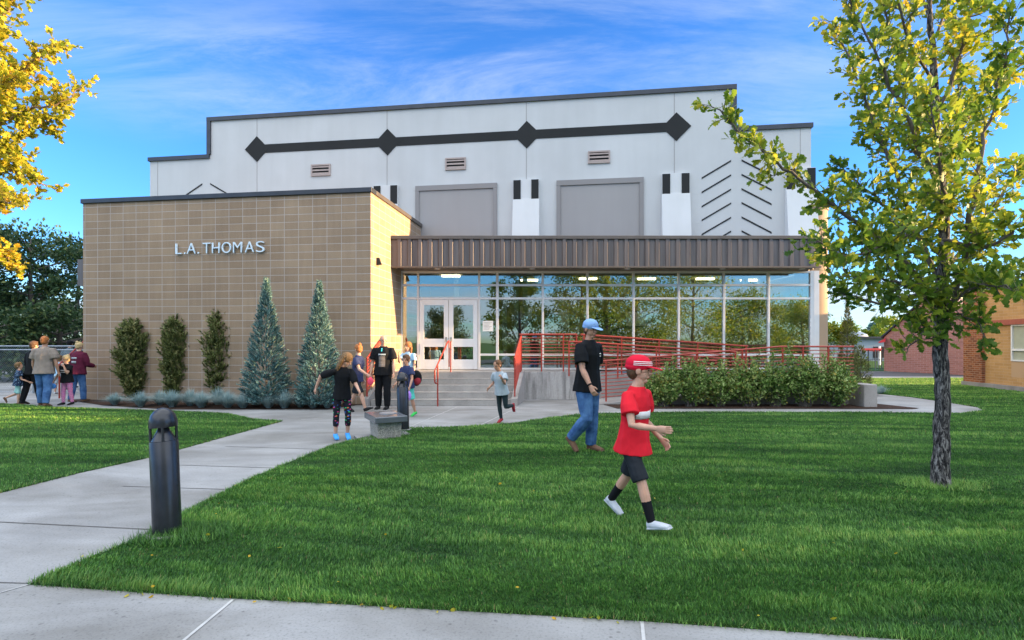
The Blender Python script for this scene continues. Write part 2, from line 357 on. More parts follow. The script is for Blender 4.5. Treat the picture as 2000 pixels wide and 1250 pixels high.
sheet('ground', [(-900, -700), (900, -700), (900, 1200), (-900, 1200)], -.03, M['lawn'])
L_LAWN = [(-14.5, 6.2)]+[G(*p) for p in ((0, 963), (150, 925), (300, 892), (430, 856), (550, 823), (520, 821), (488, 819), (462, 812), (440, 808), (350, 804), (250, 801), (120, 797), (0, 789))]+[(-22, 15.5), (-30, 15.5), (-30, 0)]
R_LAWN = [G(*p) for p in ((60, 1142), (180, 1090), (290, 1048), (345, 1012), (400, 985), (500, 935), (600, 894), (650, 873), (700, 861), (745, 850), (790, 839), (900, 836), (1000, 829), (1070, 818), (1130, 811), (1250, 806), (1680, 806), (1880, 808), (1925, 803), (1912, 796), (1850, 786), (1780, 776), (1715, 769))]
R_LAWN += [(11.0, 18.2), (10.4, 19.6), (24, 19.6), (24, 2.0), (6.2, 2.35)]+[G(*p) for p in ((1800, 1252), (1250, 1213), (700, 1182), (400, 1166))]
B_LAWN = [(10.9, 19.6), (11.0, 24.0), (24, 24.5), (24, 19.6)]
sheet('path', [(-40, -6), (40, -6), (40, 30), (-40, 30)], 0, M['concrete'])
sheet('lawn', L_LAWN, .010, M['lawn'], .6)
sheet('lawn', R_LAWN, .010, M['lawn'], .5, mound)
sheet('lawn', [(10.0, 19.61), (9.9, 24.2), (40, 24.6), (40, 19.61)], .010, M['lawn'])
sheet('lawn', [(-60, 30.01), (60, 30.01), (80, 140), (-80, 140)], .01, M['lawn'])
sheet('road', [(9.4, 25.4), (60, 26.2), (60, 29.6), (9.4, 29.6)], .004, M['asphalt'])
sheet('road', [(-90, -16), (90, -16), (90, -8), (-90, -8)], .004, M['asphalt'])
sheet('planting_bed', [(-12.6, 15.1)]+[G(*p) for p in ((200, 792), (330, 800), (460, 800), (640, 800), (700, 791))]+[(-3.75, 14.0), (-3.9, 14.3), (-12.3, 15.4)], .012, M['mulch'])
sheet('planting_bed', [(2.6, 13.15), (8.9, 13.1), (9.8, 13.05), (10.1, 13.2), (9.8, 13.9), (9.3, 15.0), (9.0, 16.6), (8.9, 14.1), (2.4, 14.05)], .012, M['mulch'])
sheet('planting_bed', [(8.9, 15.2), (10.4, 15.2), (10.4, 24), (9.4, 24), (9.4, 16.7), (8.9, 16.6)], .016, M['mulch'])
# saw-cut joints: thin dark or pale strips just above the slab
jd = MB(); jl = MB()
def joint(mb, a, b, wd=.014):
    a = Vector((a[0], a[1], .004)); b = Vector((b[0], b[1], .004)); n = Vector((-(b-a).y, (b-a).x, 0)).normalized()*wd/2
    mb.quad(a-n, b-n, b+n, a+n)
joint(jd, G(-60, 1017), G(303, 1035)); joint(jd, G(240, 950), G(470, 957)); joint(jd, G(330, 908), G(560, 915)); joint(jd, G(440, 872), G(700, 880)); joint(jd, G(-200, 1133), G(62, 1140), .01)
joint(jl, G(455, 1172), G(300, 1300), .02); joint(jl, G(1254, 1215), G(1262, 1300), .02); joint(jl, G(62, 1141), G(-150, 1200), .012); joint(jl, G(1860, 1252), G(2000, 1330), .02)
joint(jl, G(588, 820), G(780, 806), .02); joint(jl, G(790, 838), G(895, 794), .02); joint(jl, G(935, 832), G(1013, 795), .02); joint(jd, G(560, 846), G(690, 838), .01)
jd.build('dark_path_joints', M['joint'])['kind'] = 'structure'; jl.build('pale_path_joints', M['jointlight'])['kind'] = 'structure'
# raised concrete lip along the lower lawn edge near the bollard
# ---------------- school building ----------------
B = thing('school_building', T(0, 0, 0), 'low school with tan block annex, glazed lobby and tall white hall behind', 'building')
AL = 8.60; AH = 5.59; FL = .80; GZ = 16.4
def wallq(mb, a, b, z0, z1, u0=0):
    a = Vector(a); b = Vector(b); L = (b-a).length
    mb.quad((a.x, a.y, z0), (b.x, b.y, z0), (b.x, b.y, z1), (a.x, a.y, z1), [(u0, z0), (u0+L, z0), (u0+L, z1), (u0, z1)])
mb = MB()
a, b, c, d = T(-AL, 0, 0), T(0, 0, 0), T(0, HALL_D, 0), T(-AL, HALL_D+1.2, 0)
wallq(mb, a, b, 0, AH-.0, -AL+.0); wallq(mb, b, c, 0, AH, .2); wallq(mb, d, a, 0, AH, 0)
mb.quad((a.x, a.y, AH), (b.x, b.y, AH), (c.x, c.y, AH), (d.x, d.y, AH))
mb.build('block_wall', M['block'], B)
mb = MB().tbox(-AL-.04, .04, -.05, .30, AH+.003, AH+.13).tbox(-AL-.04, -AL+.28, .302, HALL_D+1, AH+.003, AH+.127)
mb.build('coping', M['coping'], B, bevel=.01)
MB().tbox(-.24, .045, .304, HALL_D-.01, AH+.003, AH+.125).build('coping', M['tan_coping'], B, bevel=.01)
# hall
HB = 4.2
def hz(px, py): return onhall(px, py)[1]
sL, zL = onhall(293, 309); s1, zT = onhall(410, 231); s2, _ = onhall(1432, 167); s3, zR = onhall(1584, 241)
sE = s3; z_top = zT-.12; z_l = hz(300, 309)-.12; z_r = hz(1560, 243)-.12
outl = [T(sL, HALL_D, HB), T(sE, HALL_D, HB), T(sE, HALL_D, z_r), T(s2, HALL_D, z_r), T(s2, HALL_D, z_top), T(s1, HALL_D, z_top), T(s1, HALL_D, z_l), T(sL, HALL_D, z_l)]
hallw = MB(); hallw.prism(outl, E2*14); hallw.build('stucco_wall', M['stucco'], B)
MB().tbox(sL, -AL-.01, HALL_D+1.3, HALL_D+14, 0, HB-.003).tbox(-AL, -3, HALL_D+4.4, HALL_D+14, 0, HB-.003).build('rear_wall', M['tanplaster'], B)
cp = MB(); th = .14
def cop(sa, sb, z): cp.tbox(sa, sb, HALL_D-.06, HALL_D+.3, z, z+th)
cop(sL-.05, s1+.0, z_l); cop(s1-.10, s2+.10, z_top); cop(s2+.003, sE+.05, z_r)
cp.tbox(s1-.10, s1+.05, HALL_D-.055, HALL_D+.295, z_l+th+.002, z_top-.002); cp.tbox(s2-.05, s2+.10, HALL_D-.055, HALL_D+.295, z_r+th+.002, z_top-.002)
cp.build('coping', M['coping'], B)
# thin control joints
for px in (502, 756, 1028, 1317):
    s_, _ = onhall(px, 300); MB().tbox(s_-.011, s_+.011, HALL_D-.004, HALL_D, HB, z_top-.01).build('control_joint', M['greypanel'], B)
for px in (308, 1563): s_, _ = onhall(px, 320); MB().tbox(s_-.009, s_+.009, HALL_D-.004, HALL_D, HB, (z_l if px < 1000 else z_r)-.01).build('control_joint', M['greypanel'], B)
# diamonds and band
dm = [onhall(x, y) for x, y in ((502, 291.5), (757, 278), (1029, 262.5), (1321, 248))]
zb = sum(z for s_, z in dm)/4; q = .46
for s_, z in dm:
    MB().prism([T(s_-q, HALL_D-.024, zb), T(s_, HALL_D-.024, zb-q), T(s_+q, HALL_D-.024, zb), T(s_, HALL_D-.024, zb+q)], E2*.024).build('diamond', M['charcoal'], B)
for i in range(3):
    MB().tbox(dm[i][0]+q*.70, dm[i+1][0]-q*.70, HALL_D-.020, HALL_D, zb-.15, zb+.15).build('band', M['charcoal'], B)
# louvred vents
vh = [onhall(x, y) for x, y in ((627, 333), (890, 320), (1170, 307))]; vz = sum(z for s_, z in vh)/3
for s_, _ in vh:
    v = MB(); W2, H2 = .36, .205
    v.tbox(s_-W2, s_+W2, HALL_D-.05, HALL_D, vz+H2-.05, vz+H2).tbox(s_-W2, s_+W2, HALL_D-.05, HALL_D, vz-H2, vz-H2+.05)
    v.tbox(s_-W2, s_-W2+.05, HALL_D-.048, HALL_D, vz-H2+.05, vz+H2-.05).tbox(s_+W2-.05, s_+W2, HALL_D-.048, HALL_D, vz-H2+.05, vz+H2-.05)
    vo = v.build('vent', M['vent'], B)
    MB().tbox(s_-W2+.051, s_+W2-.051, HALL_D-.006, HALL_D, vz-H2+.051, vz+H2-.051).build('backing', M['dark'], vo)
    sl = MB()
    for k in range(3):
        zz0 = vz-H2+.055+k*.115
        sl.hexa([T(s_-W2+.052, HALL_D-.045, zz0), T(s_+W2-.052, HALL_D-.045, zz0), T(s_+W2-.052, HALL_D-.01, zz0+.05), T(s_-W2+.052, HALL_D-.01, zz0+.05),
                 T(s_-W2+.052, HALL_D-.045, zz0+.035), T(s_+W2-.052, HALL_D-.045, zz0+.035), T(s_+W2-.052, HALL_D-.01, zz0+.07), T(s_-W2+.052, HALL_D-.01, zz0+.07)])
    sl.build('slats', M['vent'], vo)
# grey blind panels with frames
for x0, x1, yt in ((812, 971, 361), (1087, 1257, 350)):
    a_, zt1 = onhall(x0, yt+3); b_, zt2 = onhall(x1, yt-3); zt = (zt1+zt2)/2
    pn = MB().tbox(a_+.13, b_-.13, HALL_D-.02, HALL_D, HB, zt-.17).build('blind_panel', M['greypanel'], B)
    MB().tbox(a_, b_, HALL_D-.06, HALL_D, zt-.17, zt).tbox(a_, a_+.13, HALL_D-.058, HALL_D, HB, zt-.173).tbox(b_-.13, b_, HALL_D-.058, HALL_D, HB, zt-.173).build('panel_frame', M['greyframe'], pn)
# splayed pilasters with dark caps
for xc in (755, 1028, 1319, 1562):
    sc, _ = onhall(xc, 380); zt = hz(1028, 352); zm = zt-.66
    hw = .43
    pl = MB().tbox(sc-hw, sc+hw, HALL_D-.10, HALL_D, zm, zt)
    pl.hexa([T(sc-hw-.02, HALL_D-.42, HB), T(sc+hw+.02, HALL_D-.42, HB), T(sc+hw+.02, HALL_D, HB), T(sc-hw-.02, HALL_D, HB), T(sc-hw-.01, HALL_D-.13, zm-.004), T(sc+hw+.01, HALL_D-.13, zm-.004), T(sc+hw+.01, HALL_D, zm-.004), T(sc-hw-.01, HALL_D, zm-.004)])
    po = pl.build('pilaster', M['stucco_pil'], B)
    for sg in (-1, 1):
        c_ = sc+sg*.30; MB().tbox(c_-.12, c_+.12, HALL_D-.125, HALL_D-.1005, zm, zt-.02).build('dark_stripe', M['charcoal'], po)
# chevrons
def chev(xc, ys, clipx=None):
    sc, _ = onhall(xc, 380)
    for yy in ys:
        z0 = hz(xc, yy)
        for sg in (-1, 1):
            a_ = sc+sg*.16; b_ = sc+sg*1.06; t_ = .05
            MB().prism([T(a_, HALL_D-.015, z0), T(b_, HALL_D-.015, z0-.52), T(b_, HALL_D-.015, z0-.52-t_), T(a_, HALL_D-.015, z0-t_)], E2*.015).build('chevron_bar', M['charcoal'], B)
chev(1438, (312, 340, 368, 395, 423, 450)); chev(403, (358, 384))
# tan round pier at the right end
MB().lathe((9.45, 16.85, 0), [(.47, 0), (.47, 5.75), (.50, 5.76), (.50, 5.9)], 32).build('round_pier', M['tanplaster'], B, smooth=True)
# fascia: box-rib sheet
FX0, FX1, FY, FZ0, FZ1 = -3.50, 8.94, 15.50, 3.84, 4.64
def ribsheet(mb, p0, p1, z0, z1, nrm):
    p0 = Vector(p0); p1 = Vector(p1); t = (p1-p0); L = t.length; t.normalize(); n = Vector(nrm); x = 0; pts = []
    while x < L-.01:
        for dx_, dep in ((0, 0), (.15, 0), (.175, .038), (.275, .038), (.30, 0)):
            if x+dx_ <= L: pts.append(p0+t*(x+dx_)+n*dep)
        x += .30
    pts.append(p1)
    for i in range(len(pts)-1): mb.quad((pts[i].x, pts[i].y, z0), (pts[i+1].x, pts[i+1].y, z0), (pts[i+1].x, pts[i+1].y, z1), (pts[i].x, pts[i].y, z1))
fa = MB(); ribsheet(fa, (FX0, FY, 0), (FX1, FY, 0), FZ0, FZ1, (0, -1, 0)); ribsheet(fa, (FX1, FY, 0), (FX1+.25, GZ+.9, 0), FZ0, FZ1, (1, 0, 0))
fo = fa.build('fascia', M['ribs'], B)
MB().box(FX0, FX1+.06, FY-.06, FY+.25, FZ1, FZ1+.10).box(FX1-.2, FX1+.30, FY+.252, GZ+.9, FZ1, FZ1+.098).build('fascia_coping', M['tan_coping'], B, bevel=.008)
MB().box(FX0, FX1+.04, FY-.045, FY+.02, FZ0-.03, FZ0+.012).build('drip_edge', M['soffit'], B)
MB().hexa([(FX0, FY+.02, FZ0), (FX1, FY+.02, FZ0), (FX1, GZ+.3, FZ0), (-3.4, GZ+.3, FZ0), (FX0, FY+.02, FZ0+.05), (FX1, FY+.02, FZ0+.05), (FX1, GZ+.3, FZ0+.05), (-3.4, GZ+.3, FZ0+.05)]).build('soffit', M['soffit'], B)
MB().hexa([(FX0, FY+.01, FZ1-.2), (FX1, FY+.01, FZ1-.2), (FX1, GZ+.9, FZ1-.2), (-3.2, 18.6, FZ1-.2), (FX0, FY+.01, FZ1-.1), (FX1, FY+.01, FZ1-.1), (FX1, GZ+.9, FZ1-.1), (-3.2, 18.6, FZ1-.1)]).build('lobby_roof', M['coping'], B)
for px in (855, 1040, 1225, 1410, 1565):
    x = (px-1000)*15.95/F
    MB().lathe((x, 15.9, FZ0-.012), [(.085, 0), (.085, .011), (.06, .011)], 20).build('soffit_light', M['white'], B)
# glazed front: one frame per bay, each with its panes
XM = [-3.42, -2.885, -1.01, -.46, .946, 2.32, 3.737, 5.125, 6.513, 7.885, 9.27]
zs = [FL, 1.26, 2.99, 3.40, FZ0-.01]
def pane(x0, x1, z0, z1, parent): MB().box(x0, x1, GZ-.006, GZ+.006, z0, z1).build('pane', M['glass'], parent)
m_ = .032
for i in range(10):
    x0, x1 = XM[i], XM[i+1]
    fr = MB(); dep0, dep1 = GZ-.055, GZ+.055
    left = .05 if i in (0, 3) else m_; right = .11 if i == 9 else m_
    fr.box(x0, x0+left, dep0, dep1, FL, FZ0-.002); fr.box(x1-right, x1-.002, dep0, dep1, FL, FZ0-.002)
    rows = zs if i != 1 else zs[2:]
    for k, z in enumerate(rows):
        zc0, zc1 = z-.032, z+.032
        if k == 0 and i != 1: zc0, zc1 = FL+.001, FL+.055
        if k == len(rows)-1: zc0, zc1 = FZ0-.07, FZ0-.003
        fr.box(x0+left+.0005, x1-right-.0005, dep0+.004, dep1-.004, zc0, zc1)
    fo_ = fr.build('window', M['alu'], B, bevel=.004)
    for k in range(len(rows)-1): pane(x0+left, x1-right, rows[k]+.02, rows[k+1]-.02, fo_)
# glazed return on the right
rt = MB(); rx = 9.27
MB().box(rx-.002, rx+.16, GZ-.06, GZ+.1, FL, FZ0-.003).build('corner_post', M['alu'], B)
# double doors
dx0, dx1 = -2.885+m_, -1.01-m_-.002; dc = (dx0+dx1)/2
for k, (a_, b_) in enumerate(((dx0+.01, dc-.006), (dc+.006, dx1-.01))):
    y0, y1 = GZ-.035, GZ+.015; z0, z1 = FL+.012, 2.955; st = .16
    dd = MB(); dd.box(a_, a_+st-.02, y0, y1, z0, z1).box(b_-st+.02, b_, y0, y1, z0, z1)
    for q0, q1 in ((z0, z0+.30), (1.50, 1.75), (z1-.17, z1)): dd.box(a_+st-.0195, b_-st+.0195, y0+.001, y1-.001, q0, q1)
    do = dd.build('door', M['door'], B, bevel=.005)
    for q0, q1 in ((z0+.30, 1.50), (1.75, z1-.17)): MB().box(a_+st-.02, b_-st+.02, GZ-.014, GZ-.004, q0, q1).build('pane', M['glass'], do)
    hx = b_-.07 if k == 0 else a_+.07
    MB().tube([(hx, y0, 1.72), (hx, y0-.055, 1.72), (hx, y0-.055, 1.42), (hx, y0, 1.42)], .013, 8).box(hx-.03, hx+.03, y0-.01, y0-.0005, 1.66, 1.80).build('handle', M['handle'], do)
MB().box(-.90, -.58, GZ-.064, GZ-.062, 1.98, 2.30).build('notice', M['paper'], B)
nt = MB()
for k in range(6): nt.box(-.87, -.62-.04*(k % 3), GZ-.0665, GZ-.065, 2.24-k*.04, 2.247-k*.04)
nt.build('notice_text', M['coping'], B)
# sign letters
def letter(ch, s_, z, h=.305):
    cu = bpy.data.curves.new('t', 'FONT'); cu.body = ch; cu.size = h/.70; cu.extrude = .022; cu.bevel_depth = .002; cu.resolution_u = 6; cu.offset = -.006
    to = bpy.data.objects.new('t', cu); col.objects.link(to); dg = bpy.context.evaluated_depsgraph_get(); me = bpy.data.meshes.new_from_object(to.evaluated_get(dg))
    bpy.data.objects.remove(to); xs = [v.co.x for v in me.vertices]; mn, mxx = min(xs), max(xs); kx = LW[ch][0]/(mxx-mn) if LW[ch][0] else 1
    for v in me.vertices:
        p = T(s_+(v.co.x-mn)*kx, -.045-v.co.z, z+v.co.y); v.co = p-W(B)
    return link('sign_letter', me, B, mats=[M['letters']])
LW = {'L': (.19,), 'A': (.27,), '.': (0,), 'T': (.235,), 'H': (.225,), 'O': (.275,), 'M': (.26,), 'S': (.245,)}
def s_at(px):
    u = (px-1000)/F; return (u*CO.y-CO.x)/(E1.x-u*E1.y)
zsg = CH+(HOR-494.5)*T(s_at(345), 0, 0).y/F
for ch, px in (('L', 346), ('.', 362.5), ('A', 368), ('.', 389), ('T', 399), ('H', 417), ('O', 436), ('M', 458), ('A', 481), ('S', 502.5)): letter(ch, s_at(px), zsg-.04)
# wall lamp on the sunlit side
lp = T(.0, .42, 3.83)
MB().hexa([lp+Vector(p) for p in ((0, -.05, -.1), (.13, -.05, -.08), (.13, .05, -.08), (0, .05, -.1), (0, -.05, .1), (.07, -.05, .1), (.07, .05, .1), (0, .05, .1))]).build('wall_lamp', M['black_metal'], B, bevel=.01)
# canopy over the side entrance, far left
c0 = Vector((-13.14, 16.1, 0))
cf = MB(); ribsheet(cf, (c0.x, c0.y, 0), (c0.x+.34, c0.y-.03, 0), 3.35, 4.15, (0, -1, 0)); cf.box(c0.x, c0.x+.33, c0.y+.01, c0.y+2.5, 3.36, 4.14)
cf.build('side_canopy', M['ribs'], B)
# landing, steps, cheeks, ramp
def sx_(x, z0): return x+math.tan(TH)*(z0-13.7)       # sides of the stairs follow the hall's axis
SL, SR = -3.66, -.02
st = MB()
for k in range(5):
    y0 = 13.75+.30*k; z1 = .16*(k+1)-.003*0; yb = y0+.302 if k < 4 else 16.38
    if k < 4: st.hexa([(sx_(SL, y0), y0, 0), (sx_(SR, y0), y0, 0), (sx_(SR, yb), yb, 0), (sx_(SL, yb), yb, 0), (sx_(SL, y0), y0, z1), (sx_(SR, y0), y0, z1), (sx_(SR, yb), yb, z1), (sx_(SL, yb), yb, z1)])
st.build('steps', M['step'], B, bevel=.008)
ns = MB()
for k in range(5):
    y0 = 13.75+.30*k-.004; z = .16*(k+1)
    ns.hexa([(sx_(SL, y0)+.03, y0, z-.012), (sx_(SR, y0)-.03, y0, z-.012), (sx_(SR, y0)-.03, y0+.05, z-.012), (sx_(SL, y0)+.03, y0+.05, z-.012), (sx_(SL, y0)+.03, y0, z+.003), (sx_(SR, y0)-.03, y0, z+.003), (sx_(SR, y0)-.03, y0+.05, z+.003), (sx_(SL, y0)+.03, y0+.05, z+.003)])
ns.build('nosings', M['step'], B)
y0 = 14.95
MB().hexa([(sx_(SL, y0), y0, 0), (.30, y0, 0), (.45, 16.38, 0), (sx_(SL, 16.38), 16.38, 0), (sx_(SL, y0), y0, FL), (.30, y0, FL), (.45, 16.38, FL), (sx_(SL, 16.38), 16.38, FL)]).build('landing', M['step'], B)
MB().box(.31, 1.86, 15.30, 16.38, 0, FL-.004).build('landing_wall', M['castwall'], B, bevel=.01)
for xs0, w0 in ((-.01, .16), (-3.79, .12)):
    def X(y, o=0): return sx_(xs0, y)+o
    p = []
    for (y, z) in ((13.62, 0), (13.62, .20), (13.72, .24), (15.0, FL+.02), (15.32, FL+.02), (15.32, 0)): p.append((y, z))
    ck = MB(); i = 0
    A_ = [Vector((X(y), y, z)) for y, z in p]; Bq = [Vector((X(y, w0), y, z)) for y, z in p]
    n = len(p); ck.v += A_+Bq; ck.f.append(tuple(range(n))); ck.f.append(tuple(range(n, 2*n))[::-1])
    for k in range(n): ck.f.append((k, k+n, (k+1) % n+n, (k+1) % n))
    ck.build('cheek_wall', M['concrete_side'], B)
# ramp: upper run down to the right, turning platform, front run down to the left
rp = MB(); PL = .46
def run(mb, xa, za, xb, zb_, y0, y1, zbot=0): mb.hexa([(xa, y0, zbot), (xb, y0, zbot), (xb, y1, zbot), (xa, y1, zbot), (xa, y0, za), (xb, y0, zb_), (xb, y1, zb_), (xa, y1, za)])
run(rp, 1.862, FL-.004, 6.80, PL, 15.30, 16.34); run(rp, 6.802, PL, 9.15, PL, 14.02, 16.34)
run(rp, 2.3, .02, 6.798, PL-.001, 14.02, 15.15); rp.build('ramp', M['concrete_side'], B)
MB().box(8.86, 9.20, 13.40, 13.98, 0, .58).build('end_wall', M['concrete_side'], B, bevel=.02)
# ---------------- lobby interior ----------------
MB().box(-3.3, 9.2, GZ+.07, 21.5, FL-.05, FL).build('lobby_floor', M['carpet'], B)
MB().box(-3.3, 9.2, GZ+.07, 21.5, FZ0+.0, FZ0+.06).build('lobby_ceiling', M['ceil'], B)
MB().box(-3.3, 9.4, 21.5, 21.7, FL, FZ0).build('lobby_back_wall', M['intwall'], B)
MB().box(1.6, 7.2, 20.0, 20.2, FL, FZ0-.003).build('lobby_partition', M['intwall'], B)
MB().box(9.22, 9.3, GZ+.12, 21.5, FL, FZ0).box(-3.42, -3.31, GZ+.12, 21.5, FL, FZ0).build('lobby_end_walls', M['intcol'], B)
for x, y in ((-2.0, 17.4), (.6, 18.6), (2.6, 18.2), (4.6, 18.2), (6.6, 18.2), (8.3, 18.6)): MB().box(x-.3, x+.3, y-.06, y+.06, FZ0-.06, FZ0-.004).build('ceiling_lamp', M['lamp'], B)
ic = MB()
for x in (-1.9, -.25, .15, .45, 8.0, 8.55): ic.box(x-.08, x+.08, 18.2, 18.4, FL, FZ0-.003)
ic.build('lobby_columns', M['intcol'], B)
for k, (px, py, ww, hh) in enumerate(((1102, 624, 20, 32), (1178, 625, 38, 30), (1242, 623, 40, 28), (1027, 611, 24, 28), (1027, 645, 24, 40))):
    d_ = 19.97 if px > 1050 else 21.47; p = P(px, py, d_); w2, h2 = ww*d_/F/2, hh*d_/F/2
    fo_ = MB().box(p.x-w2-.03, p.x+w2+.03, d_-.03, d_, p.z-h2-.03, p.z+h2+.03).build('picture_frame', M['black_metal'], origin=(p.x, d_, p.z-h2))
    tag(fo_, ('small framed poster on lobby wall left of the capped man', 'dark wide frame behind the head of the capped man', 'wide framed picture above the people standing in the lobby', 'small framed picture inside lobby just right of the doors, upper one', 'tall framed picture inside lobby just right of the doors, lower one')[k], 'picture', 'pictures hanging in the lobby')
    MB().box(p.x-w2, p.x+w2, d_-.036, d_-.032, p.z-h2, p.z+h2).build('print', M['paper'] if k in (0, 2, 3) else M['black_metal'], fo_)
# ---------------- railings ----------------
def railing(name, pts, bars, posts, label, group='red steel railings of the steps and ramp', top=1.07, sp=.094, over=0, botgap=.10, extra=None):
    """pts: base line (x, y, z) list; bars follow it; posts at fractional arc lengths"""
    pts = [Vector(p) for p in pts]; o = thing(name, pts[0], label, 'railing', group)
    L = [0]
    for i in range(len(pts)-1): L.append(L[-1]+(pts[i+1]-pts[i]).length)
    def at(t):
        for i in range(len(pts)-1):
            if t <= L[i+1] or i == len(pts)-2: k = (t-L[i])/(L[i+1]-L[i]); return pts[i].lerp(pts[i+1], k)
    MB().tube([p+Vector((0, 0, top)) for p in pts], .025, 10).build('top_rail', M['redrail'], o, smooth=True)
    for k in range(bars): MB().tube([p+Vector((0, 0, top-.10-sp*k)) for p in pts], .0125, 6).build('rail_bar', M['redrail'], o, smooth=True)
    for t in posts: p = at(t*L[-1]); MB().box(p.x-.019, p.x+.019, p.y-.019, p.y+.019, p.z, p.z+top-.005).build('post', M['redrail'], o)
    return o
railing('guard_railing', [(.22, 15.36, FL), (1.88, 15.36, FL)], 9, (.03, .38, .76, .99), 'red railing along the concrete landing wall between steps and ramp')
railing('ramp_railing', [(1.98, 15.36, FL), (6.80, 15.36, PL)], 9, (.02, .245, .47, .70, .99), 'red railing sloping down rightward along the upper ramp by the glass')
railing('ramp_railing', [(2.35, 14.06, .07), (7.1, 14.06, PL), (9.02, 14.06, PL)], 10, (.02, .2, .38, .56, .72, .80, .90), 'red railing of the front ramp behind the hedge, level at its right end')
railing('ramp_railing', [(1.62, 15.14, FL-.12), (1.9, 15.14, FL-.12), (6.4, 15.14, PL-.08)], 3, (.0, .06, .29, .52, .76, .99), 'short red inner handrail of the upper ramp, a step lower than its neighbour', top=.98)
rr = railing('stair_railing', [(sx_(.07, 13.68), 13.68, .24), (sx_(.07, 15.0), 15.0, FL+.02)], 9, (.02, .97), 'steep red railing on the right cheek of the steps', top=.98)
railing('stair_railing', [(sx_(-3.73, 13.68), 13.68, .24), (sx_(-3.73, 14.75), 14.75, FL)], 9, (.02, .97), 'steep red railing against the tan block wall left of the steps', top=.98)
hr = thing('stair_handrail', (-1.87, 13.62, 0), 'slim red handrail standing alone in the middle of the steps', 'handrail', 'red steel railings of the steps and ramp')
MB().tube([(-1.93, 13.50, .60), (-1.95, 13.44, .64), (-1.95, 13.44, .93), (-1.93, 13.52, .99), (-1.80, 14.92, 1.66), (-1.78, 15.0, 1.68), (-1.78, 15.05, 1.64), (-1.78, 15.05, .95)], .02, 10).build('rail', M['redrail'], hr, smooth=True)
for y, z0, z1 in ((13.66, 0, 1.05), (14.98, FL, 1.67)): MB().tube([(sx_(-1.90, y), y, z0), (sx_(-1.90, y), y, z1)], .019, 10).build('post', M['redrail'], hr)
MB().tube([(-1.93, 13.50, .60), (sx_(-1.90, 13.66), 13.66, .60)], .02, 10).build('brace', M['redrail'], hr, smooth=True)
sr = thing('side_stair_rail', (-13.2, 16.0, 0), 'thin dark red rail climbing beside the left end of the block wall', 'handrail')
MB().tube([P(116, 733, 15.6), P(116, 712, 15.6), P(162, 668, 16.2), P(172, 660, 16.3)], .025, 8).build('rail', M['redrail'], sr, smooth=True)
q_ = P(116, 733, 15.6); MB().tube([(q_.x, q_.y, 0), tuple(q_)], .022, 8).build('post', M['redrail'], sr)
# ---------------- wing on the right ----------------
WG = thing('classroom_wing', (17.4, 20.4, 0), 'tan brick classroom wing with rust red trim at the right edge', 'building')
wd = Vector((-math.sin(TH), -math.cos(TH), 0))             # towards the camera
wo_ = Vector((17.38, 20.35, 0)); wx = Vector((math.cos(TH), -math.sin(TH), 0)); WH = 3.52; WLn = 14
def WP(t, d, z): return wo_+wd*t+wx*d+Vector((0, 0, z))
mb = MB(); pt = .95
def wq(t0, t1, z0, z1, d=0): 
    a = WP(t0, d, z0); b = WP(t1, d, z0); mb.quad(a, b, b+Vector((0, 0, z1-z0)), a+Vector((0, 0, z1-z0)), [(t0, z0), (t1, z0), (t1, z1), (t0, z1)])
ops = [(2.15, 5.0), (7.0, 9.9)]
prev = pt
for a_, b_ in ops:
    wq(prev, a_, .16, 2.25); wq(a_, b_, .16, .45); prev = b_
wq(prev, WLn, .16, 2.25); wq(pt, WLn, 2.25, WH)
mb.quad(WP(0, .3, 0), WP(WLn, .3, 0), WP(WLn, .3, .01), WP(0, .3, .01))
mb.build('wall', M['wingblock'], WG)
mb = MB(); a, b_ = WP(-.0, -.12, 0), WP(pt, -.12, 0)
mb.quad(WP(0, -.12, .16), WP(pt, -.12, .16), WP(pt, -.12, WH+.05), WP(0, -.12, WH+.05), [(0, 0), (pt, 0), (pt, 3.4), (0, 3.4)])
mb.quad(WP(0, 9, .16), WP(0, -.12, .16), WP(0, -.12, WH+.05), WP(0, 9, WH+.05), [(0, 0), (9, 0), (9, 3.4), (0, 3.4)])
mb.quad(WP(pt, -.12, .16), WP(pt, .02, .16), WP(pt, .02, WH+.05), WP(pt, -.12, WH+.05), [(0, 0), (.14, 0), (.14, 3.4), (0, 3.4)])
mb.quad(WP(0, -.12, WH+.05), WP(pt, -.12, WH+.05), WP(pt, 9, WH+.05), WP(0, 9, WH+.05))
mb.build('brick_pier', M['redbrick'], WG)
def wbox(mb, t0, t1, d0, d1, z0, z1): return mb.hexa([WP(t0, d0, z0), WP(t1, d0, z0), WP(t1, d1, z0), WP(t0, d1, z0), WP(t0, d0, z1), WP(t1, d0, z1), WP(t1, d1, z1), WP(t0, d1, z1)])
wbox(MB(), -.05, WLn, -.16, -.001, 0, .158).build('plinth', M['concrete'], WG)
wbox(MB(), pt+.002, WLn, -.07, .5, WH, WH+.12).build('coping', M['coping'], WG)
wbox(MB(), pt, WLn, .02, 9, 0, .2).build('floor_slab', M['concrete'], WG); wbox(MB(), pt, WLn, .35, 9, WH-.15, WH-.02).build('roof', M['coping'], WG)
wbox(MB(), WLn-.2, WLn, .01, 9, .2, WH-.16).build('end_wall', M['wingblock'], WG); wbox(MB(), pt, WLn, 8.8, 9, .2, WH-.16).build('back_wall', M['wingblock'], WG)
wbox(MB(), pt+.4, WLn, -.08, -.001, 2.24, 2.42).build('trim_band', M['redtrim'], WG)
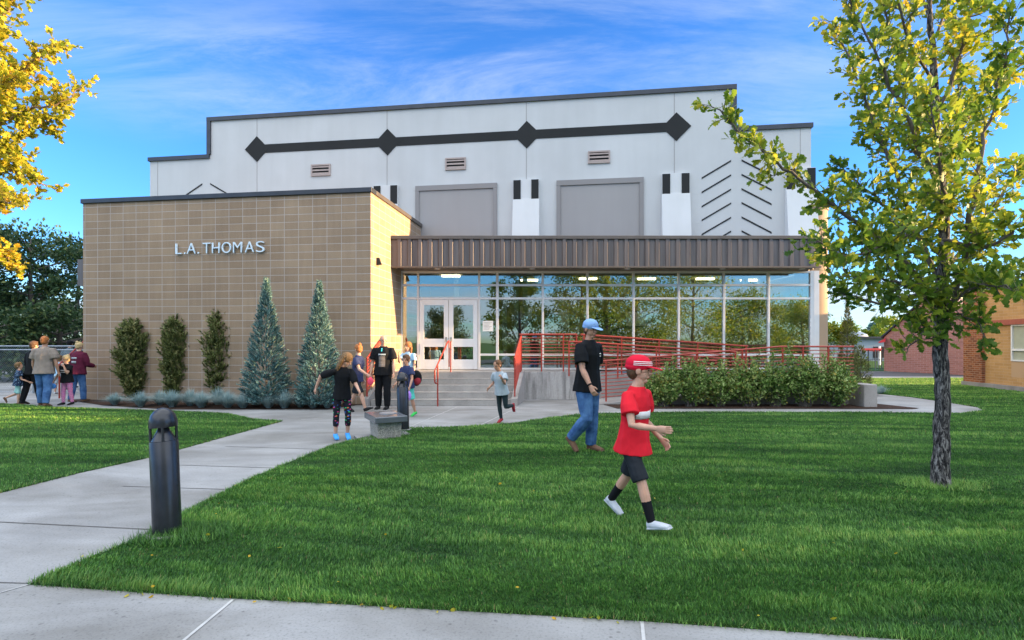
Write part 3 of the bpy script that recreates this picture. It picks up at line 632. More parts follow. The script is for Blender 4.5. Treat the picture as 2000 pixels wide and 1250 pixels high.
for a_, b_ in ops:
    f_ = MB(); 
    for t in (a_+.62, b_-.06): wbox(f_, t, t+.14, -.05, .12, .45, 2.24)
    wbox(f_, a_+.62, b_, -.048, .10, .86, .94)
    wn_ = f_.build('window', M['redtrim'], WG)
    wf = MB(); 
    for (t0, t1, z0, z1) in ((a_, a_+.62, 1.0, 2.24), (a_+.76, b_-.06, .94, 2.24)):
        wbox(wf, t0, t0+.05, -.02, .05, z0, z1); wbox(wf, t1-.05, t1, -.02, .05, z0, z1); wbox(wf, t0+.05, t1-.05, -.02, .05, z0, z0+.05); wbox(wf, t0+.05, t1-.05, -.02, .05, z1-.05, z1)
    wbox(wf, a_+.05, a_+.57, -.025, .05, 1.35, 1.42); wf.build('frame', M['alu'], wn_)
    g_ = MB(); wbox(g_, a_+.02, b_-.08, .03, .04, .96, 2.22); g_.build('blind', M['blind'], wn_)
    l_ = MB()
    for k in range(9): wbox(l_, a_+.77, b_-.07, -.02, .03, .47+k*.043, .50+k*.043)
    l_.build('louvre', M['louvre'], wn_)
    wbox(MB(), a_, b_, .10, .14, .45, 2.24).build('backing', M['dark'], wn_)
wbox(MB(), ops[0][0], ops[0][0]+.6, -.001, .1, .45, .99).build('spandrel', M['wingblock'], WG)
# ---------------- pink gabled building, far shed, fences ----------------
GB = thing('gabled_building', (21.1, 30.2, 0), 'pinkish brick building with a steep gable and one slit window beyond the lawn', 'building')
gd = Vector((.34, -.94, 0)).normalized(); ga = Vector((21.1, 30.2, 0)); gn = Vector((.94, .34, 0)).normalized()
def GP(t, d, z): return ga+gd*t+gn*d+Vector((0, 0, z))
prof = [(0, 0), (6.0, 0), (6.0, 2.6), (2.3, 4.0), (0, 1.92)]
i = MB(); fr_ = [GP(t, 0, z) for t, z in prof]; i.v += fr_; i.f.append(tuple(range(5))); i.uv[0] = [(t, z) for t, z in prof]
i.build('gable_wall', M['pinkbrick'], GB)
MB().prism([GP(t, .02, z) for t, z in prof], gn*9).build('body', M['pinkbrick'], GB)
MB().hexa([GP(-.1, -.12, 1.86), GP(2.3, -.12, 4.03), GP(2.3, 9.2, 4.03), GP(-.1, 9.2, 1.86), GP(-.1, -.12, 1.96), GP(2.3, -.12, 4.13), GP(2.3, 9.2, 4.13), GP(-.1, 9.2, 1.96)]).build('roof', M['coping'], GB)
MB().hexa([GP(1.28, -.01, 2.25), GP(1.5, -.01, 2.25), GP(1.5, .0, 2.25), GP(1.28, .0, 2.25), GP(1.28, -.01, 3.05), GP(1.5, -.01, 3.05), GP(1.5, .0, 3.05), GP(1.28, .0, 3.05)]).build('slit_window', M['dark'], GB)
SB = thing('far_shed', (30, 46, 0), 'low blue grey building far behind the fence', 'building')
MB().box(24, 34.5, 46, 54, 0, 1.95).build('wall', M['greybldg'], SB); MB().box(23.7, 34.8, 45.7, 54.3, 1.95, 2.12).build('roof', M['coping'], SB)
MB().lathe((30.9, 49, 2.12), [(1.6, 0), (1.5, .22), (1.1, .42), (.5, .52), (.1, .55)], 20).build('domed_roof', M['blueroof'], SB, smooth=True)
MB().box(31.2, 32.1, 45.9, 45.99, .3, 1.25).build('doorway', M['dark'], SB)
aw = MB(); aw.hexa([P(1716, 670, 29.6), P(1729, 668, 29.6), P(1729, 668, 30.6), P(1716, 670, 30.6), P(1716, 667.5, 29.6), P(1730, 660, 29.6), P(1730, 660, 30.6), P(1716, 667.5, 30.6)])
aw.build('awning', M['redpaint'], GB)
ff = thing('metal_fence', (19.6, 31, 0), 'dark metal fence with pale posts by the pink building', 'fence')
for px in (1667, 1682, 1696, 1710, 1715, 1722): p = P(px, 700, 30.9); MB().tube([(p.x, p.y, 0), (p.x, p.y, 1.2)], .022, 8).build('post', M['steel'] if px not in (1696,) else M['black_metal'], ff)
a_, b_ = P(1640, 0, 30.9).x, P(1728, 0, 30.9).x
for z in (.12, .6, 1.16): MB().box(a_, b_, 30.89, 30.91, z, z+.03).build('rail', M['black_metal'], ff)
pk = MB()
for k in range(26): x = a_+(b_-a_)*k/26; pk.box(x, x+.008, 30.895, 30.905, .14, 1.16)
pk.build('pickets', M['black_metal'], ff)
sl_ = thing('slide', (25.5, 38, 0), 'small red playground piece beyond the fence', 'playground toy')
MB().box(24.9, 26.4, 38, 38.2, 1.0, 1.2).build('bar', M['redpaint'], sl_)
for x in (24.9, 26.3): MB().tube([(x, 38.1, 0), (x, 38.1, 1.35)], .07, 8).build('leg', M['white'], sl_)
# chain-link fence on the left
cfz = thing('chain_link_fence', (-19, 17.2, 0), 'galvanised chain-link fence under dark trees at the left', 'fence')
fa_, fb_ = Vector((-21.5, 17.8, 0)), Vector((-13.35, 16.9, 0)); FH = 1.52; ft = fb_-fa_
for k in range(5): p = fa_+ft*(k/4+.0); MB().tube([p, p+Vector((0, 0, FH+(.16 if k == 4 else .03)))], .032, 8).build('post', M['steel'], cfz)
for z in (FH, FH-.12, .05): MB().tube([fa_+Vector((0, 0, z)), fb_+Vector((0, 0, z))], .02 if z > .1 else .006, 8).build('rail', M['steel'], cfz)
ch = MB(); Ln = ft.length; tn = ft.normalized(); x = -FH
while x < Ln:
    for sg in (1, -1):
        a0, a1 = (x, x+FH) if sg > 0 else (x+FH, x)
        p0 = [a0, .02]; p1 = [a1, FH]
        if p0[0] < 0 or p1[0] < 0 or p0[0] > Ln or p1[0] > Ln:
            def clip(pa, pb):
                lo, hi = (0, Ln)
                for pp, qq in ((pa, pb), (pb, pa)):
                    for lim in (lo, hi):
                        if (pp[0]-lim)*(qq[0]-lim) < 0 and ((lim == lo and pp[0] < lo) or (lim == hi and pp[0] > hi)):
                            k = (lim-pp[0])/(qq[0]-pp[0]); pp[1] = pp[1]+(qq[1]-pp[1])*k; pp[0] = lim
            clip(p0, p1)
            if not (0 <= p0[0] <= Ln and 0 <= p1[0] <= Ln): continue
        ch.tube([fa_+tn*p0[0]+Vector((0, .004*sg, p0[1])), fa_+tn*p1[0]+Vector((0, .004*sg, p1[1]))], .0022, 3, caps=False)
    x += .075
ch.build('wire_mesh', M['steel'], cfz)
# ---------------- bollards, pedestal ----------------
def bollard(px, py, lean, label, s=1.0):
    x, y = G(px, py); b = thing('bollard', (x, y, 0), label, 'bollard', 'dark domed bollard lights beside the path')
    ax = Vector(lean)+Vector((0, 0, 1)); r = .108*s; c = (x, y, 0)
    MB().lathe((x, y, 0), [(r+.045, 0), (r+.045, .03), (r+.03, .035)], 28).build('concrete_footing', M['concrete'], b)
    MB().lathe(c, [(r, .02), (r, .80), (r-.004, .806), (r-.004, .81)], 32, ax).build('post', M['bollard'], b, smooth=True)
    MB().lathe(c, [(.095, .811), (.082, .84), (.055, .885), (.035, .93)], 24, ax).build('reflector_cone', M['bollard'], b, smooth=True)
    axn = ax.normalized(); u = Vector((1, 0, 0)); v = axn.cross(u).normalized(); u = v.cross(axn)
    for k in range(4):
        w_ = R(30+90*k); q = Vector(c)+(u*math.cos(w_)+v*math.sin(w_))*(.094); MB().tube([q+axn*.80, q+axn*.965], .011, 6).build('strut', M['bollard'], b)
    MB().lathe(c, [(.085, .925), (.105, .925), (.108, .94), (.105, .985), (.092, 1.03), (.068, 1.062), (.036, 1.083), (.008, 1.09)], 32, ax).build('dome_cap', M['bollard'], b, smooth=True)
    return b
bollard(327, 1047, (-.058, .03, 0), 'leaning dark domed bollard at the lawn tip in the foreground')
bollard(788, 841, (-.02, 0, 0), 'upright dark domed bollard behind the low granite pedestal')
px_, py_ = G(752, 862)
pd = thing('stone_pedestal', (px_, py_, 0), 'low speckled granite pedestal with dark metal slab top beside the path', 'pedestal')
def rotbox(mb, c, hx, hy, z0, z1, ang, tx=1, ty=1):
    e = Vector((math.cos(ang), math.sin(ang), 0)); f = Vector((-math.sin(ang), math.cos(ang), 0)); c = Vector(c)
    lo = [c-e*hx-f*hy, c+e*hx-f*hy, c+e*hx+f*hy, c-e*hx+f*hy]; hi_ = [c-e*hx*tx-f*hy*ty, c+e*hx*tx-f*hy*ty, c+e*hx*tx+f*hy*ty, c-e*hx*tx+f*hy*ty]
    return mb.hexa([p+Vector((0, 0, z0)) for p in lo]+[p+Vector((0, 0, z1)) for p in hi_])
pc = (px_-.06, py_+.28, 0); an = R(28)
rotbox(MB(), pc, .46, .36, .0, .035, an).build('concrete_pad', M['concrete'], pd, bevel=.01)
rotbox(MB(), pc, .19, .27, .035, .315, an, 1.07, 1.07).build('granite_base', M['granite'], pd, bevel=.012)
rotbox(MB(), pc, .27, .40, .317, .42, an).build('slab', M['slab'], pd, bevel=.012)
MB().lathe((pc[0]+.03, pc[1]+.08, .42), [(.155, 0), (.155, .008), (.14, .008), (.12, .003)], 8).build('round_plate', M['steel'], pd)
# ---------------- vegetation ----------------
def rotmats(rng, dirs=None, spread=1.0):
    """random frames; column 1 (y) follows dirs when given"""
    n = len(dirs); y = np.array(dirs, dtype=float)+rng.normal(0, spread, (n, 3)); y /= np.linalg.norm(y, axis=1)[:, None]+1e-9
    r = rng.normal(0, 1, (n, 3)); x = np.cross(y, r); x /= np.linalg.norm(x, axis=1)[:, None]+1e-9; z = np.cross(x, y)
    return np.stack([x, y, z], axis=2)
def scatter(tv, tf, pos, mats, size):
    tv = np.array(tv, dtype=float); tf = np.array(tf); n = len(pos)
    V = np.einsum('nij,kj->nki', mats, tv)*np.asarray(size)[:, None, None]+np.asarray(pos)[:, None, :]
    Fc = tf[None, :, :]+(np.arange(n)*len(tv))[:, None, None]
    return V.reshape(-1, 3), Fc.reshape(-1, tf.shape[1])
def template(outline, fold=.18):                # half outline (x, y) up the right side; mirrored, folded at the midrib, quads/tris as tris
    k = len(outline); rib = [(0, y, 0) for x, y in outline]; v = list(rib)
    for sg in (1, -1): v += [(sg*x, y, fold*x) for x, y in outline]
    f = []
    for i in range(k-1):
        for o, fl in ((k, 0), (2*k, 1)):
            for t in (((i, i+1, o+i+1)), ((i, o+i+1, o+i))): f.append(t if fl else t[::-1])
    return v, f
OAK = template([(.02, 0), (.06, .18), (.19, .26), (.10, .36), (.28, .50), (.15, .60), (.26, .78), (.12, .90), (.0, 1.0)])
MAPLE = template([(.02, 0), (.30, .08), (.26, .26), (.52, .42), (.24, .52), (.26, .74), (.10, .72), (.0, 1.0)])
OVAL = template([(.0, 0), (.24, .35), (.20, .72), (.0, 1.0)])
DIAM = ([(0, 0, 0), (.28, .5, .05), (0, 1, 0), (-.28, .5, .05)], [(0, 1, 2), (0, 2, 3)])
NEED = ([(-.06, 0, 0), (.06, 0, 0), (0, 1, 0)], [(0, 1, 2)])
def limb_curve(pts, rng, n=10, wob=.02):
    pts = [np.array(p, float) for p in pts]; out = []
    for i in range(len(pts)-1):
        p0 = pts[max(i-1, 0)]; p1 = pts[i]; p2 = pts[i+1]; p3 = pts[min(i+2, len(pts)-1)]
        for k in range(n):
            t = k/n; out.append(.5*((2*p1)+(-p0+p2)*t+(2*p0-5*p1+4*p2-p3)*t*t+(-p0+3*p1-3*p2+p3)*t**3)+rng.normal(0, wob, 3)*(0 if (i == 0 and k == 0) else 1))
    out.append(pts[-1]); return np.array(out)
def leafy(limbs, rng, twig=(.22, .5), every=.11, leafevery=.045, leaf=(.07, .12), start=.25, up=.25, sub=2):
    """twigs with sub-twigs grown along limbs; returns twig polylines and leaf positions, directions"""
    tw = []; lp = []; ldir = []
    for L, r0, r1 in limbs:
        seg = np.linalg.norm(np.diff(L, axis=0), axis=1); cum = np.r_[0, np.cumsum(seg)]; tot = cum[-1]; s_ = tot*start
        while s_ < tot:
            i = min(np.searchsorted(cum, s_)-1, len(L)-2); i = max(i, 0); p = L[i]+(L[i+1]-L[i])*((s_-cum[i])/(seg[i]+1e-9)); t = (L[i+1]-L[i])/(seg[i]+1e-9)
            d = t*.8+rng.normal(0, .75, 3)+np.array((0, 0, up)); d /= np.linalg.norm(d); ln = rng.uniform(*twig)*(1.1-.45*s_/tot)
            stack = [(p, d, ln, 0)]
            while stack:
                q, dd, l_, lev = stack.pop(); m_n = 4; path = [q]
                for k in range(m_n): dd = dd+rng.normal(0, .16, 3)+np.array((0, 0, .04)); dd /= np.linalg.norm(dd); path.append(path[-1]+dd*l_/m_n)
                tw.append((np.array(path), .006 if lev == 0 else .003))
                if lev == 0:
                    for _ in range(sub): 
                        k = rng.integers(1, m_n); d2 = dd+rng.normal(0, .8, 3); d2 /= np.linalg.norm(d2); stack.append((path[k], d2, l_*rng.uniform(.45, .8), 1))
                nl = max(2, int(l_/leafevery))
                for j in range(nl):
                    u_ = (j+.6)/nl; k = min(int(u_*m_n), m_n-1); pp = path[k]+(path[k+1]-path[k])*(u_*m_n-k); lp.append(pp); ldir.append(dd*.6+rng.normal(0, .6, 3))
                for _ in range(2): lp.append(path[-1]); ldir.append(dd+rng.normal(0, .45, 3))
            s_ += every*rng.uniform(.6, 1.5)
    return tw, np.array(lp), np.array(ldir)
def twigmesh(mb, tw, n=3):
    for p, r in tw: mb.tube([tuple(q) for q in p], [r*(1-.6*i/(len(p)-1)) for i in range(len(p))], n, caps=False)
def tree_of(name, base, label, cat, group, trunk, limbs, rng, mat, tmpl, leaf, barkm, twm, trunk_r, var_fn, **kw):
    t = thing(name, base, label, cat, group); mb = MB()
    mb.tube([tuple(p) for p in trunk], trunk_r, 14, caps=True)
    for v in mb.v:
        v += Vector(mnoise.noise_vector(Vector((v.x*14, v.y*14, v.z*2.2))))*.012
    mb.build('trunk', barkm, t, smooth=True, autos=80)
    lb = MB()
    for L, r0, r1 in limbs: lb.tube([tuple(p) for p in L], [r0+(r1-r0)*i/(len(L)-1) for i in range(len(L))], 7, caps=False)
    lb.build('limbs', twm if isinstance(twm, bpy.types.Material) else twm, t, smooth=True, autos=80)
    tw, lp, ld_ = leafy(limbs, rng, **kw)
    tb = MB(); twigmesh(tb, tw); tb.build('twigs', M['twig'], t)
    mats = rotmats(rng, ld_, .25); V, Fc = scatter(tmpl[0], tmpl[1], lp, mats, rng.uniform(leaf[0], leaf[1], len(lp)))
    var = np.repeat(var_fn(lp, rng), len(tmpl[0])); npmesh('crown', V, Fc, mat, t, var=var)
    print(name, 'leaves', len(lp)); return t
# the young oak on the right
rng = np.random.default_rng(5)
TD = 6.0
def q3(px, py, dd=0): p = P(px, py, TD+dd); return (p.x, p.y, p.z)
tb_ = G(1837, 957); base = (tb_[0], tb_[1], .02); TD = tb_[1]
trunk = limb_curve([(base[0], base[1], -.05), (base[0]+.0, base[1], .12), q3(1842, 780), q3(1836, 640), q3(1845, 470), q3(1833, 300), q3(1822, 120), q3(1812, -60), q3(1815, -330)], rng, 8, .006)
n_ = len(trunk); tr_r = [np.interp(i/(n_-1), [0, .045, .10, .15, .2, .38, .6, .8, 1], [.150, .135, .104, .088, .078, .069, .043, .03, .01]) for i in range(n_)]
def LB(pts, r0=.026, r1=.006): return (limb_curve([q3(*p) for p in pts], rng, 6, .012), r0, r1)
limbs = [
 LB([(1838, 625, 0), (1790, 540, -.2), (1720, 470, -.35), (1640, 410, -.4), (1560, 350, -.45), (1470, 280, -.5), (1400, 212, -.5)], .034),
 LB([(1845, 620, 0), (1872, 575, .1), (1925, 548, .3), (2010, 545, .5), (2120, 500, .6)], .03),
 LB([(1845, 640, 0), (1885, 500, -.3), (1905, 380, -.5), (1925, 260, -.5), (1960, 130, -.6), (1975, 20, -.6)], .032),
 LB([(1838, 560, 0), (1780, 430, .3), (1745, 330, .5), (1700, 220, .6), (1660, 120, .7), (1625, 40, .8)], .03),
 LB([(1840, 500, 0), (1750, 420, .4), (1680, 360, .6), (1640, 330, .7)], .022),
 LB([(1838, 380, 0), (1790, 280, -.4), (1740, 170, -.5), (1690, 60, -.6), (1640, -40, -.6)], .026),
 LB([(1835, 330, 0), (1890, 230, .3), (1940, 160, .5), (2020, 110, .6)], .024),
 LB([(1828, 250, 0), (1770, 140, .2), (1730, 20, .3), (1700, -120, .3)], .022),
 LB([(1828, 230, 0), (1880, 100, -.2), (1900, -20, -.3), (1920, -160, -.3)], .022),
 LB([(1845, 590, 0), (1800, 650, -.25), (1770, 690, -.35)], .014, .004),
 LB([(1845, 610, 0), (1895, 620, -.35), (1925, 650, -.45)], .014, .004),
 LB([(1838, 600, 0), (1770, 560, -.5), (1700, 545, -.7), (1650, 540, -.8)], .02),
 LB([(1840, 540, 0), (1920, 430, .5), (1990, 340, .7), (2060, 280, .8)], .026),
 LB([(1838, 470, 0), (1935, 480, -.5), (2010, 430, -.7), (2090, 400, -.8)], .022),
 LB([(1838, 430, 0), (1720, 480, -.5), (1650, 500, -.7), (1595, 470, -.8)], .02),
 LB([(1836, 560, 0), (1715, 590, .5), (1640, 560, .7), (1600, 480, .8)], .02),
 LB([(1835, 450, 0), (1840, 380, -.7), (1830, 280, -1.0), (1815, 180, -1.1)], .02),
 LB([(1835, 420, 0), (1850, 330, .7), (1870, 200, 1.0), (1880, 60, 1.1)], .02),
 LB([(1833, 330, 0), (1740, 260, .7), (1690, 230, .9)], .018),
 LB([(1825, 160, 0), (1770, 60, -.5), (1750, -60, -.7)], .018),
 LB([(1820, 80, 0), (1870, -40, .3), (1900, -200, .3)], .018),
 LB([(1820, 40, 0), (1760, -90, .2), (1730, -250, .2)], .018),
 LB([(1842, 610, 0), (1900, 560, -.6), (1960, 560, -.9), (1990, 570, -1.0)], .016, .005),
]
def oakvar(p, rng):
    v = rng.beta(2, 3.2, len(p)); n = np.array([mnoise.noise(Vector(q*1.6)) for q in p]); return np.clip(v+.35*n+.05*(p[:, 2]-2.5)/1.2, 0, 1)  # yellower with height: upper sunlight put into leaf colour, beside random tone
tree_of('oak_tree', base, 'young oak with furrowed grey trunk standing in the lawn at the right', 'tree', None, trunk, limbs, rng, M['oak'], OAK, (.075, .120), M['bark'], M['twig'], tr_r, oakvar,
        twig=(.14, .34), every=.052, leafevery=.048, start=.15, up=.15, sub=2)
# golden maple at the left edge
rng = np.random.default_rng(8); TD = 8.6
mt = (P(-190, 0, TD).x, TD)
trunk = limb_curve([(mt[0], mt[1], -.05), (mt[0], mt[1], 1.2), (mt[0]+.05, mt[1], 2.6), (mt[0], mt[1], 4.6), (mt[0]-.05, mt[1], 7.6)], rng, 6, .006)
tr_r = [np.interp(i/(len(trunk)-1), [0, .3, 1], [.17, .12, .02]) for i in range(len(trunk))]
ML = [[(-185, 520, 0), (-90, 400, -.2), (-10, 330, -.3), (60, 350, -.3), (85, 360, -.3)], [(-185, 480, 0), (-80, 330, .2), (20, 270, .3), (90, 240, .3), (120, 215, .3)],
      [(-185, 420, 0), (-80, 300, -.3), (40, 220, -.4), (110, 205, -.4), (160, 170, -.4)], [(-185, 380, 0), (-80, 230, .2), (30, 150, .3), (90, 100, .3), (110, 85, .3)],
      [(-185, 300, 0), (-90, 150, -.3), (-20, 60, -.4), (20, 10, -.4), (30, -50, -.4)], [(-185, 250, 0), (-100, 100, .3), (-30, 0, .3), (10, -60, .3)],
      [(-185, 560, 0), (-100, 480, .2), (-30, 480, .3), (10, 500, .3), (22, 520, .3)], [(-185, 540, 0), (-90, 430, .6), (-10, 400, .8), (40, 385, .8)],
      [(-185, 430, 0), (-100, 350, .7), (-30, 300, .9), (50, 300, .9)], [(-185, 350, 0), (-100, 250, -.8), (-30, 190, -.9), (40, 150, -.9)],
      [(-185, 200, 0), (-120, 60, 0), (-60, -100, 0)], [(-185, 480, 0), (-100, 420, -.7), (-20, 390, -.9), (30, 400, -.9)], [(-185, 330, 0), (-90, 250, .5), (0, 180, .7), (50, 130, .7)], [(-185, 260, 0), (-110, 180, -.5), (-40, 120, -.5), (15, 60, -.5)],
      [(-185, 380, 0), (-300, 260, 0), (-360, 160, 0)], [(-185, 250, 0), (-270, 100, .4), (-300, -50, .4)]]
limbs = [LB(m_, .03, .006) for m_ in ML]
def maplevar(p, rng):
    v = rng.beta(3, 2.2, len(p)); n = np.array([mnoise.noise(Vector(q*.9)) for q in p]); return np.clip(v+.3*n, 0, 1)
tree_of('maple_tree', (mt[0], mt[1], 0), 'golden yellow maple reaching in from the left edge', 'tree', None, trunk, limbs, rng, M['maple'], MAPLE, (.06, .10), M['bark'], M['paletwig'], tr_r, maplevar,
        twig=(.18, .42), every=.048, leafevery=.036, start=.3, up=.12, sub=3)

def blobtree(name, x, y, h, rad, label, rng, mat, n, leaf, trunk_r=.16, lo=.25, group=None, cat='tree', tmpl=DIAM, blobs=26, squash=1.0, v0=0, bl=.34):
    t = thing(name, (x, y, 0), label, cat, group)
    pts = [np.array((x, y, -.05)), np.array((x+rng.normal(0, .05), y, h*.35)), np.array((x+rng.normal(0, .15), y+rng.normal(0, .15), h*.7)), np.array((x, y, h*.93))]
    tr = limb_curve(pts, rng, 4, .01); mb = MB(); mb.tube([tuple(p) for p in tr], [trunk_r*(1-.85*i/(len(tr)-1)) for i in range(len(tr))], 8)
    cs = []; rs = []
    for k in range(blobs):
        f = rng.uniform(0, 1)**.8; zc = h*(lo+(1-lo)*f*.95); rr = rad*math.sqrt(max(.05, 1-((f-.38)/.68)**2))*rng.uniform(.35, .95); a = rng.uniform(0, 2*math.pi)
        c = np.array((x+math.cos(a)*rr, y+math.sin(a)*rr, zc)); cs.append(c); rs.append(rad*bl*rng.uniform(.55, 1.25))
        k0 = tr[min(len(tr)-1, max(1, int((zc/h-.15)*len(tr))))]; mid = (k0+c)/2+rng.normal(0, .1, 3); mb.tube([tuple(k0), tuple(mid), tuple(c)], [trunk_r*.3, trunk_r*.18, .01], 5, caps=False)
    mb.build('trunk', M['twig'], t, smooth=True, autos=80)
    per = n//blobs; P_ = []; 
    for c, r in zip(cs, rs):
        d = rng.normal(0, 1, (per, 3)); d /= np.linalg.norm(d, axis=1)[:, None]; d[:, 2] *= .75*squash; P_.append(c+d*r*(rng.uniform(.15, 1, per)**.5)[:, None]*(1+.25*rng.normal(0, 1, per))[:, None])
    P_ = np.concatenate(P_); P_[:, 2] = np.maximum(P_[:, 2], .1); dirs = (P_-np.array((x, y, h*.5)))*.4+rng.normal(0, 1, P_.shape)
    V, Fc = scatter(tmpl[0], tmpl[1], P_, rotmats(rng, dirs, .3), rng.uniform(leaf[0], leaf[1], len(P_)))
    var = np.clip(rng.beta(2, 2.6, len(P_))+v0, 0, 1); npmesh('crown', V, Fc, mat, t, var=np.repeat(var, len(tmpl[0]))); return t
rng = np.random.default_rng(21)
# dark trees behind the fence at the left
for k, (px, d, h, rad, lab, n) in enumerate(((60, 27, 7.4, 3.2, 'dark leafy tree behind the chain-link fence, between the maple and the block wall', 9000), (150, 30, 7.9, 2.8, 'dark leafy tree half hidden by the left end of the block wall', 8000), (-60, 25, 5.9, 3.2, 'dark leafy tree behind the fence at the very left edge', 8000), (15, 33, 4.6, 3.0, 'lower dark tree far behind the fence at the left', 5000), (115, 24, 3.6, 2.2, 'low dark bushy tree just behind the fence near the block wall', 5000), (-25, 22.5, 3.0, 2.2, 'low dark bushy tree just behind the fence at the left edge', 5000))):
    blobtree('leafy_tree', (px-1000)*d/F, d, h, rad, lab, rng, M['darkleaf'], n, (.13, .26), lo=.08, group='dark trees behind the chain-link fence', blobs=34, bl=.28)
# small trees right of the lobby
blobtree('leafy_bush', 9.95, 17.6, 2.75, .75, 'soft dark green bush right beside the lobby corner', rng, M['hedge'], 5000, (.05, .10), .04, .03, cat='shrub', blobs=26, v0=-.1)
blobtree('lime_tree', 11.5, 18.6, 2.75, .62, 'small yellow green tree behind the narrow spruce', rng, M['lime'], 4500, (.06, .11), .04, .03, blobs=26, v0=.15)
# trees standing across the street outside the picture show in the lobby glass; those at the right are added to shade the lawn
SPOT = ('far left', 'left', 'middle', 'right of the middle', 'right', 'far right')
for k, (x, y, h, rad, m_, v0, lab) in enumerate(((-15, -17, 10.5, 3.4, 'lime', -.1, 'green street tree mirrored at the left end of the lobby glass'), (-6.6, -22, 5.0, 2.4, 'darkleaf', 0, 'small dark street tree mirrored in the door glass'), (.6, -9, 9.5, 2.3, 'lime', .0, 'slender street tree mirrored just right of the doors'), (5.4, -9, 10.5, 3.0, 'lime', .1, 'full yellow green street tree mirrored in the middle of the lobby glass'), (10.5, -12, 10, 3.6, 'lime', 0, 'green street tree mirrored behind the boy in red'), (16.5, -16, 11.0, 4.2, 'oak', .1, 'olive street tree mirrored toward the right of the glass'), (23.0, -20, 6.6, 3.6, 'maple', -.3, 'low golden street tree mirrored near the right end'), (31, -24, 6.0, 3.2, 'oak', .1, 'low olive street tree mirrored at the right end'), (-27, -18, 9, 3.6, 'lime', 0, 'green street tree beyond the left end of the mirrored row'))):
    blobtree('street_tree', x, y, h, rad, lab, rng, M[m_], 12000, (.14, .26), group='trees across the road mirrored in the glass', blobs=44, v0=v0, lo=.06, bl=.40)
for k, (x, y, h, rad, lab) in enumerate(((24, 11.2, 5.0, 1.8, 'dark tree added for shade behind the wing, nearest the pink building'), (30, 9.2, 6.2, 2.4, 'tall shade tree added behind the wing'), (31, 6.4, 6.6, 2.5, 'second tall shade tree added behind the wing'), (29.5, 3.8, 6.4, 2.5, 'shade tree added beyond the near end of the wing'), (31, 1.2, 6.8, 2.6, 'taller shade tree added beyond the near end of the wing'), (29.5, -1.5, 6.6, 2.6, 'shade tree added at the right side, out of view'), (31, -4.5, 6.8, 2.8, 'shade tree added farthest down the right side, out of view'))):
    blobtree('added_shade_tree', x, y, h, rad, lab, rng, M['oak'], 9000, (.22, .42), group='unseen trees added at the right for shade', blobs=46, lo=.0, bl=.42)
# distant trees above the far shed
for px, d, h, rad, m_, lab in ((1693, 62, 3.0, 1.0, 'lime', 'small bright tree above the left end of the far shed'), (1703, 66, 3.6, .9, 'spruce', 'narrow bluish tree above the far shed, left of the taller ones'), (1716, 64, 4.6, 1.0, 'spruce', 'tallest narrow bluish tree above the far shed'), (1726, 60, 4.3, 1.3, 'lime', 'bright tree touching the pink gable'), (1737, 62, 4.6, 1.5, 'lime', 'bright tree half behind the pink gable'), (1640, 70, 4.0, 2.5, 'lime', 'far tree behind the narrow spruce')):
    blobtree('distant_tree', (px-1000)*d/F, d, h, rad, lab, rng, M[m_], 900, (.25, .5), .1, .1, group='distant trees over the far shed', blobs=16)
# horizon tree lines, far away
ORD = 'one two three four five six seven eight nine ten eleven twelve thirteen fourteen fifteen sixteen seventeen eighteen nineteen twenty twenty-one twenty-two twenty-three twenty-four twenty-five twenty-six'.split()
for k in range(26):
    x = -150+k*12+rng.normal(0, 2); 
    if 30 < x < 75: continue
    blobtree('distant_tree', x, 95+rng.normal(0, 6), rng.uniform(4, 7), rng.uniform(3.5, 6), 'green tree of the far tree line, number %s from its left end' % ORD[k], rng, M['darkleaf'], 700, (.5, 1.0), .2, .02, group='far tree line', blobs=14, bl=.45)
# conifers
def spike_template(k=9, spread=.42):
    v = []; f = []
    for j in range(k):
        a = 2*math.pi*j/k*1.9; h0 = .08+.8*j/k; dx_, dz_ = math.cos(a), math.sin(a); b = len(v)
        v += [(-dz_*.045, h0, dx_*.045), (dz_*.045, h0, -dx_*.045), (dx_*spread*.42, h0+.30, dz_*spread*.42)]; f.append((b, b+1, b+2))
    b = len(v); v += [(-.05, .0, 0), (.05, 0, 0), (0, 1.05, 0)]; f.append((b, b+1, b+2)); b = len(v); v += [(0, .0, -.05), (0, 0, .05), (0, 1.05, 0)]; f.append((b, b+1, b+2))
    return v, f
SPK = spike_template(26)
def spruce(x, y, h, rad, label, rng, n=2500, mat='spruce', group='blue spruces at the block wall', name='blue_spruce', tl=(.12, .20), power=.85):
    t = thing(name, (x, y, 0), label, 'spruce', group); MB().tube([(x, y, -.02), (x, y, h*.4), (x+.01, y, h*.9)], [.03, .01, .003], 8).build('trunk', M['twig'], t)
    u = rng.uniform(0, 1, n)**1.25; z = .10+u*(h-.12); prof = rad*np.clip(1-u, 0, 1)**power*.95*np.where(u > .78, .62, np.where(u > .62, .84, 1))+.006
    prof = prof*np.where(u < .12, .72+u*2.3, 1); a = rng.uniform(0, 2*math.pi, n)
    lump = 1+.14*np.sin(a*5+z*9+rng.uniform(0, 6))*np.sin(z*13); r = prof*lump*(rng.uniform(.25, 1, n)**.5)
    pos = np.stack([x+np.cos(a)*r, y+np.sin(a)*r, z], 1); dirs = np.stack([np.cos(a), np.sin(a), .40+1.0*u+6*np.clip(u-.85, 0, 1)], 1)
    V, Fc = scatter(SPK[0], SPK[1], pos, rotmats(rng, dirs, .18), rng.uniform(tl[0], tl[1], n)*(1-.35*u))
    var = np.clip(rng.beta(2, 3, n)+.25*u*rng.uniform(0, 1, n), 0, 1); npmesh('foliage', V, Fc, M[mat], t, var=np.repeat(var, len(SPK[0]))); return t
rng = np.random.default_rng(3)
